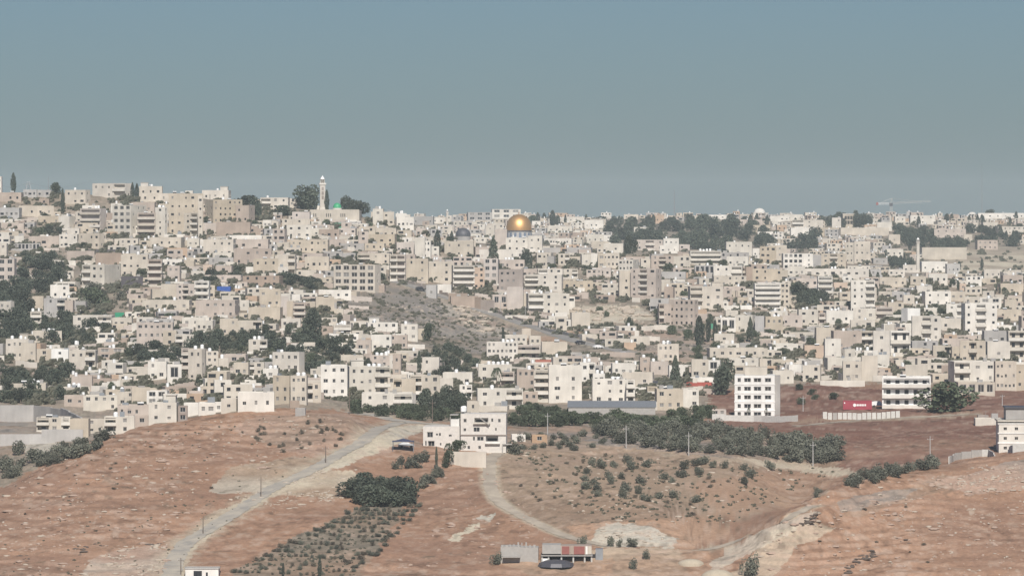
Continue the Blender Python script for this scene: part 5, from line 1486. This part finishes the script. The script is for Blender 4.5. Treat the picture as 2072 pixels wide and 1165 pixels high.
while yb<822:
    D0=place(1036,yb)[1]; u=1/(D0*K)
    step=2.2 if yb<500 else (4.2 if yb<600 else 6.5)
    x=-220+FR.uniform(0,20)
    while x<2280:
        if inside(TOWN,x,yb) and FR.random()<(.70 if D0>3000 else .46) and not any(inside(bq,x,yb) for bq in BARE):
            D=place(x,yb)[1]; u=1/(D*K); w=FR.uniform(4.5,12)*u; st=FR.choice([1,1,1,2,2,3] if D<3000 else [1,1,2]); h=(FR.uniform(2.6,3.4)*st)*u; y_=yb+FR.uniform(-1,1)*step*.5
            if D<3000 and st>2 and FR.random()<.6: st=1; h=3.0*u
            if not clash(x,x+w,y_-h,y_,D) and not any(inside(bq,x+w/2,q_) for bq in BARE for q_ in (y_-h*.5,y_-h)) and not ingrove(x+w/2,y_-h,y_) and (x>800 or y_-h>np.interp(x,[0,200,420,600,740,850],[405,408,412,438,448,455])):
                fills.append((x,x+w,y_-h,y_,st,max(1,int(w/u/3.2)),FR.choice('wwccccyyypppggto'),D)); x+=w*FR.uniform(.9,1.5)
            else: x+=5
        else: x+=9
    yb+=step
fills.sort(key=lambda f:-(f[1]-f[0])*(f[3]-f[2]) if f[0]<2060 and f[1]>12 else 0)
n_house=sum(1 for r_,i in HOUSES if r_.name.startswith('house'))+4
take=max(0,292-n_house)
print('measured',NH,'houses',n_house,'fill',len(fills),'take',take)
for f in fills[:take]:
    fl=FR.choice(['plain','t0','t1','t2','bL t0','bR t1','plain','t0'])
    make_house(*f[:4],f[4],f[5],f[6],fl,None,'house',rng=random.Random(FR.random()),simple=True)
# the rest of the town: one mass, each house still with its openings, parapet and tanks
VV=MB(); matkeys=list('wcypgto'); mats=[WM[k] for k in matkeys]+[ROOF,GLASS,WHITE]
for x0,x1,yt,yb,st,nc,colr,D in fills[take:]:
    p=place((x0+x1)/2,yb); s=p[1]*K; W=(x1-x0)*s; H=(yb-yt)*s; dep=min(W*.8,10); yaw=FR.uniform(-.25,.25); c,s_=math.cos(yaw),math.sin(yaw)
    T=lambda a,b,z: (p[0]+(a-W/2)*c-b*s_, p[1]+(a-W/2)*s_+b*c, p[2]+z); mi=matkeys.index(colr)
    q=[(0,0),(W,0),(W,dep),(0,dep)]
    for i in range(4):
        a,b=q[i],q[(i+1)%4]; VV.quad(T(*a,-5),T(*b,-5),T(*b,H),T(*a,H),mi)
    VV.quad(T(0,0,H-.001),T(W,0,H-.001),T(W,.25,H-.001),T(0,.25,H-.001),mi); VV.quad(T(0,.25,H-.6),T(W,.25,H-.6),T(W,dep,H-.6),T(0,dep,H-.6),7); VV.quad(T(0,.25,H-.6),T(W,.25,H-.6),T(W,.25,H),T(0,.25,H),mi)
    n=max(1,int(W/3))
    for k in range(st):
        sh=H/st
        for j in range(n):
            if FR.random()<.25: continue
            w_=FR.choice([.6,.6,.7,1.3]); cx_=W*(j+.5)/n; za=k*sh+sh*.35; zb_=za+sh*.4
            if cx_-w_<.1 or cx_+w_>W-.1: continue
            VV.quad(T(cx_-w_,-.04,za),T(cx_+w_,-.04,za),T(cx_+w_,-.04,zb_),T(cx_-w_,-.04,zb_),8); VV.quad(T(cx_-w_-.1,-.12,zb_),T(cx_+w_+.1,-.12,zb_),T(cx_+w_+.1,0,zb_+.02),T(cx_-w_-.1,0,zb_+.02),mi); VV.quad(T(cx_-w_-.1,-.12,za-.02),T(cx_+w_+.1,-.12,za-.02),T(cx_+w_+.1,0,za),T(cx_-w_-.1,0,za),mi)
    if FR.random()<.45:
        a=FR.uniform(.8,max(W-1.2,.9)); r_=.55
        for i in range(6):
            t0,t1=i*math.pi/3,(i+1)*math.pi/3
            VV.quad(T(a+r_*math.cos(t0),2+r_*math.sin(t0),H-.4),T(a+r_*math.cos(t1),2+r_*math.sin(t1),H-.4),T(a+r_*math.cos(t1),2+r_*math.sin(t1),H+1.3),T(a+r_*math.cos(t0),2+r_*math.sin(t0),H+1.3),9)
        VV.quad(T(a-r_,2-r_*.5,H+1.3),T(a+r_,2-r_*.5,H+1.3),T(a+r_,2+r_*.5,H+1.31),T(a-r_,2+r_*.5,H+1.31),9)
tag(VV.build('distant_houses',mats),'dense mass of small pale stone houses filling the hillsides between the larger ones','houses','small houses filling the hillsides','stuff')
# ------------------------------------------------------------------ trees
def crown_mesh(name, mat, n, size, shape, seed):
    """leaf clumps: small two-sided faces through the crown's volume, denser towards the outside"""
    r=np.random.RandomState(seed); P=[]
    if shape=='cypress':
        t=r.rand(n)**0.85; a=r.rand(n)*2*np.pi; rad_=(0.5*np.sin(np.pi*np.clip(t*0.86+0.10,0,1))**0.8)*(0.55+0.5*r.rand(n))
        rad_*=(1+0.25*(vnoise(t*9,a*1.2,seed)-.5)); P=np.stack([rad_*np.cos(a),rad_*np.sin(a),t],1)
    elif shape=='pine':
        t=r.rand(n)**0.9; a=r.rand(n)*2*np.pi; rr=0.5*(1-t)**0.6*(0.35+.75*vnoise(t*7+seed,a*1.3+3,seed)); rr=rr*(0.6+.4*np.sqrt(r.rand(n))); P=np.stack([rr*np.cos(a),rr*np.sin(a),0.08+t*.92],1)
    elif shape=='palm':
        L=[]
        for k in range(16):
            a=k*2.4; el=r.uniform(-.2,1.0)
            for j in range(n//16):
                q=(j+1)/(n//16); L.append((.5*q*math.cos(a)*math.cos(el*.4),.5*q*math.sin(a)*math.cos(el*.4),.72+.28*el*q-.42*q*q+.08))
        P=np.array(L); n=len(P)
    else:
        # several overlapping lobes
        k=7 if shape=='round' else 9; cs=r.randn(k,3)*[.17,.17,.15]; cs[:,2]+= .50 if shape=='round' else .46; rs=r.uniform(.20,.33,k)
        i=r.randint(0,k,n); d=r.randn(n,3); d/=np.linalg.norm(d,axis=1)[:,None]; P=cs[i]+d*(rs[i]*(0.55+.5*r.rand(n)**.5))[:,None]
        P=P[(P[:,2]>(0.03 if shape=='bush' else .08))&(P[:,2]<1.05)]; n=len(P)
    if shape in('round','bush'):
        lo=np.percentile(P,1.5,axis=0); hi=np.percentile(P,98.5,axis=0); P=(P-(lo+hi)/2)/(hi-lo); P[:,2]+=.53; P[:,2]=P[:,2]*.93+.02
    V=np.zeros((n*4,3)); u=r.randn(n,3); u/=np.linalg.norm(u,axis=1)[:,None]; w=np.cross(u,r.randn(n,3)); w/=np.linalg.norm(w,axis=1)[:,None]
    s=(size*(0.6+.8*r.rand(n)))[:,None]
    V[0::4]=P-u*s-w*s*.6; V[1::4]=P+u*s-w*s*.5; V[2::4]=P+u*s*.8+w*s*.7; V[3::4]=P-u*s*.9+w*s*.6
    me=bpy.data.meshes.new(name); me.from_pydata(V.tolist(),[],[(4*i,4*i+1,4*i+2,4*i+3) for i in range(n)]); me.materials.append(mat); return me
def trunk_mesh(name,h,limbs,seed):
    r=random.Random(seed); b=MB(); b.tube((0,0,-.15),(0,0,h*.5),.045,.035,6); b.tube((0,0,h*.5),(.02,0,h),.035,.015,5)
    for k in range(limbs): a=r.uniform(0,6.28); b.tube((0,0,h*r.uniform(.35,.7)),(.25*math.cos(a),.25*math.sin(a),h*r.uniform(.8,1.2)),.02,.008,4)
    return b.mesh(name,[TRUNK])
PROTO={}
for kind,mat,n,size,shape,hh,limbs in (('pine_tree',LEAF_PINE,1500,.045,'round',.6,5),('conifer',LEAF_PINE,1100,.040,'pine',.8,4),('olive_tree',LEAF_OLIVE,900,.050,'bush',.45,4),('cypress',LEAF_CYP,1000,.045,'cypress',.8,0),
                                 ('broadleaf_tree',LEAF_GREEN,1300,.045,'round',.6,5),('shrub',LEAF_DRY,420,.06,'bush',.35,3),('evergreen_tree',LEAF_PINE,1400,.045,'round',.6,5),('palm_tree',LEAF_GREEN,640,.03,'palm',.72,0)):
    PROTO[kind]=[(crown_mesh(kind+'_crown',mat,n,size,shape,s_*7+len(kind)),trunk_mesh(kind+'_trunk',hh,limbs,s_)) for s_ in range(4 if kind not in('palm_tree',) else 2)]
TREES={}
def tree(kind,px,yb,wpx,hpx,label,group=None,rnd=None,d=None,cat=None):
    r=rnd or R; x,y,z=place(px,yb)
    if d: y=d; x=(px-CX)*d*K; z=-(yb-HY)*d*K
    s=y*K; w=wpx*s; h=hpx*s; cr,tr=r.choice(PROTO[kind]); 
    ctr=tag(empty(kind,(x,y,z),r.uniform(0,6.28)),label,cat or {'pine_tree':'tree','conifer':'tree','evergreen_tree':'tree','olive_tree':'olive tree','cypress':'cypress','broadleaf_tree':'tree','shrub':'shrub','palm_tree':'palm'}[kind],group)
    tw=min(w,h*.9) if kind!='cypress' else w
    mobj('crown',cr,ctr,(0,0,0),(w,w,h)); mobj('trunk',tr,ctr,(0,0,0),(max(tw,.8),max(tw,.8),h))
    TREES[kind]=TREES.get(kind,0)+1; return ctr
for a in SOLO:
    k,px,yb,w,h,lab=a; tree(k,px,yb,w,h,lab)
# groves, hedges, orchards: (kind, polygon, count, w px, h px, label, group)
TR=random.Random(4242)
OR_=['leftmost','second from left','third from left','fourth from left','fifth from left','sixth from left','seventh from left','eighth from left','ninth from left','tenth from left','eleventh from left','twelfth from left']
def grove(kind,poly,n,w,h,label,mind=.45,sort=None,dd=None):
    if max(q[1] for q in poly)<815 and n>=4: n=int(n*(1.0 if 'far' in label or 'hazy' in label else 1.3)); w*=1.05
    xs=[q[0] for q in poly]; ys=[q[1] for q in poly]; pts=[]
    for _ in range(n*40):
        if len(pts)>=n: break
        px=TR.uniform(min(xs),max(xs)); py=TR.uniform(min(ys),max(ys))
        if not inside(poly,px,py): continue
        if any(abs(px-a)<w*mind and abs(py-b)<h*mind*.6 for a,b in pts): continue
        pts.append((px,py))
    pts.sort()
    for k_,(px,py) in enumerate(pts):
        q=TR.uniform(.7,1.25); tree(kind,px,py,w*q,h*TR.uniform(.75,1.2)*q**.5,(OR_[k_]+', '+label) if 1<len(pts)<=12 and len(label.split())<14 else label,label,TR)
for g_ in GROVES: grove(*g_)
# planted rows of young olives
n=0
for i in range(19):
    for j in range(17):
        u_,v_=i/18,j/16
        # orchard corners: (740,1030) (850,1030) (715,1165) (470,1150)
        px=(740+110*u_)*(1-v_)+(470+250*u_)*v_; py=(1024+2*u_)*(1-v_)+(1158+8*u_)*v_
        px+=TR.uniform(-3,3); py+=TR.uniform(-1.5,1.5)
        if TR.random()<.40 or py>1168: continue
        q=TR.uniform(.6,1.15); w=(12+5*(u_>.8)+4*(u_<.15)); tree('shrub' if TR.random()<.4 else 'olive_tree',px,py,w*q*.78,8.5*q,'young olive bush in the planted rows on the slope at the lower middle','young olive bushes in the planted rows',TR); n+=1
print('trees',TREES,sum(TREES.values()))
# scrub on the middle slope and between the houses: one mass
VS=[];FS=[]
def scrub(poly,n,smin,smax):
    xs=[q[0] for q in poly]; ys=[q[1] for q in poly]; c=0
    for _ in range(n*6):
        if c>=n: break
        px=TR.uniform(min(xs),max(xs)); py=TR.uniform(min(ys),max(ys))
        if not inside(poly,px,py) or (poly is TOWN and any(inside(b_,px,py) for b_ in BARE[:3])): continue
        x,y,z=place(px,py); c+=1; s=TR.uniform(smin,smax)
        for k in range(12):
            a=TR.uniform(0,6.28); e=TR.uniform(.1,1); b=len(VS); ex,ey,ez=x+math.cos(a)*s*TR.random(),y+math.sin(a)*s*TR.random(),z+s*.8*TR.random(); q=s*.35; 
            VS.extend([(ex-q,ey,ez-q*.6),(ex+q,ey+q*.5,ez-q*.5),(ex+q*.7,ey-q*.3,ez+q*.7),(ex-q*.6,ey+q*.2,ez+q*.6)]); FS.append((b,b+1,b+2,b+3))
scrub(TOWN,5200,.8,2.8); scrub(TOWN,1500,2.0,4.0); scrub([(690,612),(800,584),(880,600),(1060,675),(1080,700),(960,715),(860,700),(760,655)],420,.4,1.2); scrub([(1300,650),(1430,660),(1480,720),(1300,760)],160,.5,1.5)
scrub([(1010,910),(1700,950),(1480,1060),(1200,1060)],320,.3,.7); scrub([(480,1150),(740,1020),(830,1010),(860,985),(720,1165)],260,.2,.5); scrub([(0,985),(300,860),(700,836),(640,915),(330,1165),(0,1165)],130,.2,.45)
me=bpy.data.meshes.new('scrub'); me.from_pydata(VS,[],FS); me.materials.append(leafmat('scrub_leaves',(0.085,0.085,0.06)))
tag(mobj('undergrowth',me),'low dark scrub and weeds growing over the slopes and between houses',None,None,'stuff')
# garden and terrace walls: far too small and many to count, one mass
GW=MB()
for _ in range(900):
    px=TR.uniform(-40,2110); py=TR.uniform(470,812)
    if not inside(TOWN,px,py) or any(inside(b_,px,py) for b_ in BARE[:5]): continue
    x,y,z=place(px,py)
    if y>3200: continue
    L_=TR.uniform(4,16); a=TR.uniform(-.5,.5); h=TR.uniform(.8,2.4); m_=TR.randrange(4); c_,s_=math.cos(a),math.sin(a)
    for k in range(int(L_/2)):
        u0=k*2; zz=ground(x+(u0+1)*c_,y+(u0+1)*s_)
        P_=[(x+q0*c_-q1*s_,y+q0*s_+q1*c_) for q0,q1 in ((u0,0),(u0+2,0),(u0+2,.3),(u0,.3))]
        for i in range(4): A,B=P_[i],P_[(i+1)%4]; GW.quad((A[0],A[1],zz-1.5),(B[0],B[1],zz-1.5),(B[0],B[1],zz+h),(A[0],A[1],zz+h),m_)
        GW.quad(*[(a_,b_,zz+h) for a_,b_ in P_],m_)
tag(GW.build('garden_walls',[WM['c'],WM['w'],WM['t'],WM['p']]),'low stone garden and terrace walls between the houses',None,None,'stuff')
# a few overhead wires at the upper left
def wire(pts,label,r=.05):
    b=MB()
    for (p,q) in zip(pts,pts[1:]):
        N_=8; prev=None
        for i in range(N_+1):
            t=i/N_; v=Vector(p)*(1-t)+Vector(q)*t; v.z-=4*t*(1-t)*3.0
            if prev: b.tube(prev,v,r,r,3)
            prev=v
    tag(b.build('overhead_wire',[METAL]),label,'wire')
s=2900*K
wire([((-20-CX)*s,2900,-(366-HY)*s),((57-CX)*s,2900,-(370-HY)*s),((185-CX)*s,2900,-(366-HY)*s)],'thin sagging wire strung past the lattice pylon at the upper left')

# ------------------------------------------------------------------ labels: each house by its look and by what it stands beside
LM=[('the golden dome',1050,455),('the round grey dome',937,474),('the slender minaret',652,390),('the green dome',680,412),('the round skyline tree',622,398),('the upper left cypress',27,370),('the pair of cypresses',272,388),
    ('the far pine grove',1390,480),('the square stone tower',1715,445),('the lone right minaret',1857,500),('the tower crane',1803,430),('the far right mast',1987,430),('the square-windowed shell',722,560),
    ('the blue tarpaulin',453,583),('the bare middle slope',900,650),('the diagonal road',1000,630),('the two palms',950,595),('the small lone cypress',1018,675),('the white cliff patch',1215,635),
    ('the three cypresses',1430,675),('the pointed dark conifer',1366,750),('the bushy dark pine',1463,765),('the white shell block',1530,800),('the crimson container',1735,818),('the big round tree',1915,800),
    ('the scalloped balcony house',1840,790),('the right edge building',2045,885),('the twin house',940,875),('the red tiled roof',1110,738),('the middle palm tree',1005,760),('the long grey-roofed shed',1238,825),
    ('the lone hill hut',608,834),('the white hedge house',785,815),('the grey retaining wall',60,860),('the left edge thicket',30,640),('the left dark grove',65,785),('the green garden band',460,700),
    ('the tall layered tree',632,660),('the purple-brown tree',190,602),('the dark pointed conifer',998,505),('the dense green tree',1068,525),('the wide balcony block',1560,605),('the low white field wall',1705,780),('the bare right slope',1980,530)]
names={1:'one storey',2:'two storey',3:'three storey',4:'four storey',5:'five storey',0:'low'}
ordn=['','second ','third ','fourth ','fifth ','sixth ','seventh ','eighth ','ninth ','tenth ']
groups={}
for root,i in HOUSES:
    nm=root.name.split('.')[0]
    cat=i['cat'] or {'house':'house','apartment_building':'apartment building','stone_building':'building'}[nm]
    root['category']=cat
    if i['label']: root['label']=i['label']; continue
    best=sorted(LM,key=lambda l:(l[1]-i['px'])**2+((l[2]-i['py'])*1.3)**2)[0]
    dx=i['px']-best[1]; dy=i['py']-best[2]
    rel=('left of ' if dx<0 else 'right of ') if abs(dx)>abs(dy)*1.2 else ('above ' if dy<0 else 'below ')
    feat=''
    if any(f=='bA' for f in i['fl']): feat=' with full-width balconies'
    elif any(f in('bL','bR','bC') for f in i['fl']): feat=' with '+{'bL':'left-side','bR':'right-side','bC':'central'}[[f for f in i['fl'] if f in('bL','bR','bC')][0]]+' balconies'
    elif i['tanks']>=3: feat=' with several roof tanks'
    elif i['tanks']==2: feat=' with two roof tanks'
    elif i['nc']==0: feat=' with blank walls'
    base=WALLN[i['col']]+' '+names[i['st']]+' '+('house' if nm=='house' else 'block' if nm=='apartment_building' else 'building')+feat
    if i['st']==0: base=WALLN[i['col']]+' low slab-like building'
    groups.setdefault((base,rel+best[0]),[]).append(((dx*dx+dy*dy),root))
GR={'house':'houses packed on the hillsides','apartment_building':'apartment blocks on the hillsides','stone_building':'plain walled buildings on the hillsides'}
for (base,rel),l in groups.items():
    l.sort(key=lambda q:q[0])
    for k,(q,root) in enumerate(l):
        if len(l)==1: lab=base+', just '+rel
        elif k==0: lab=base+', nearest '+rel
        else: lab=base+', '+(ordn[k] if k<10 else str(k+1)+'th ')+'nearest '+rel
        root['label']=lab
for root,i in HOUSES:
    if not i['label']: root['group']=GR[root.name.split('.')[0]]
print('objects',len(bpy.data.objects))
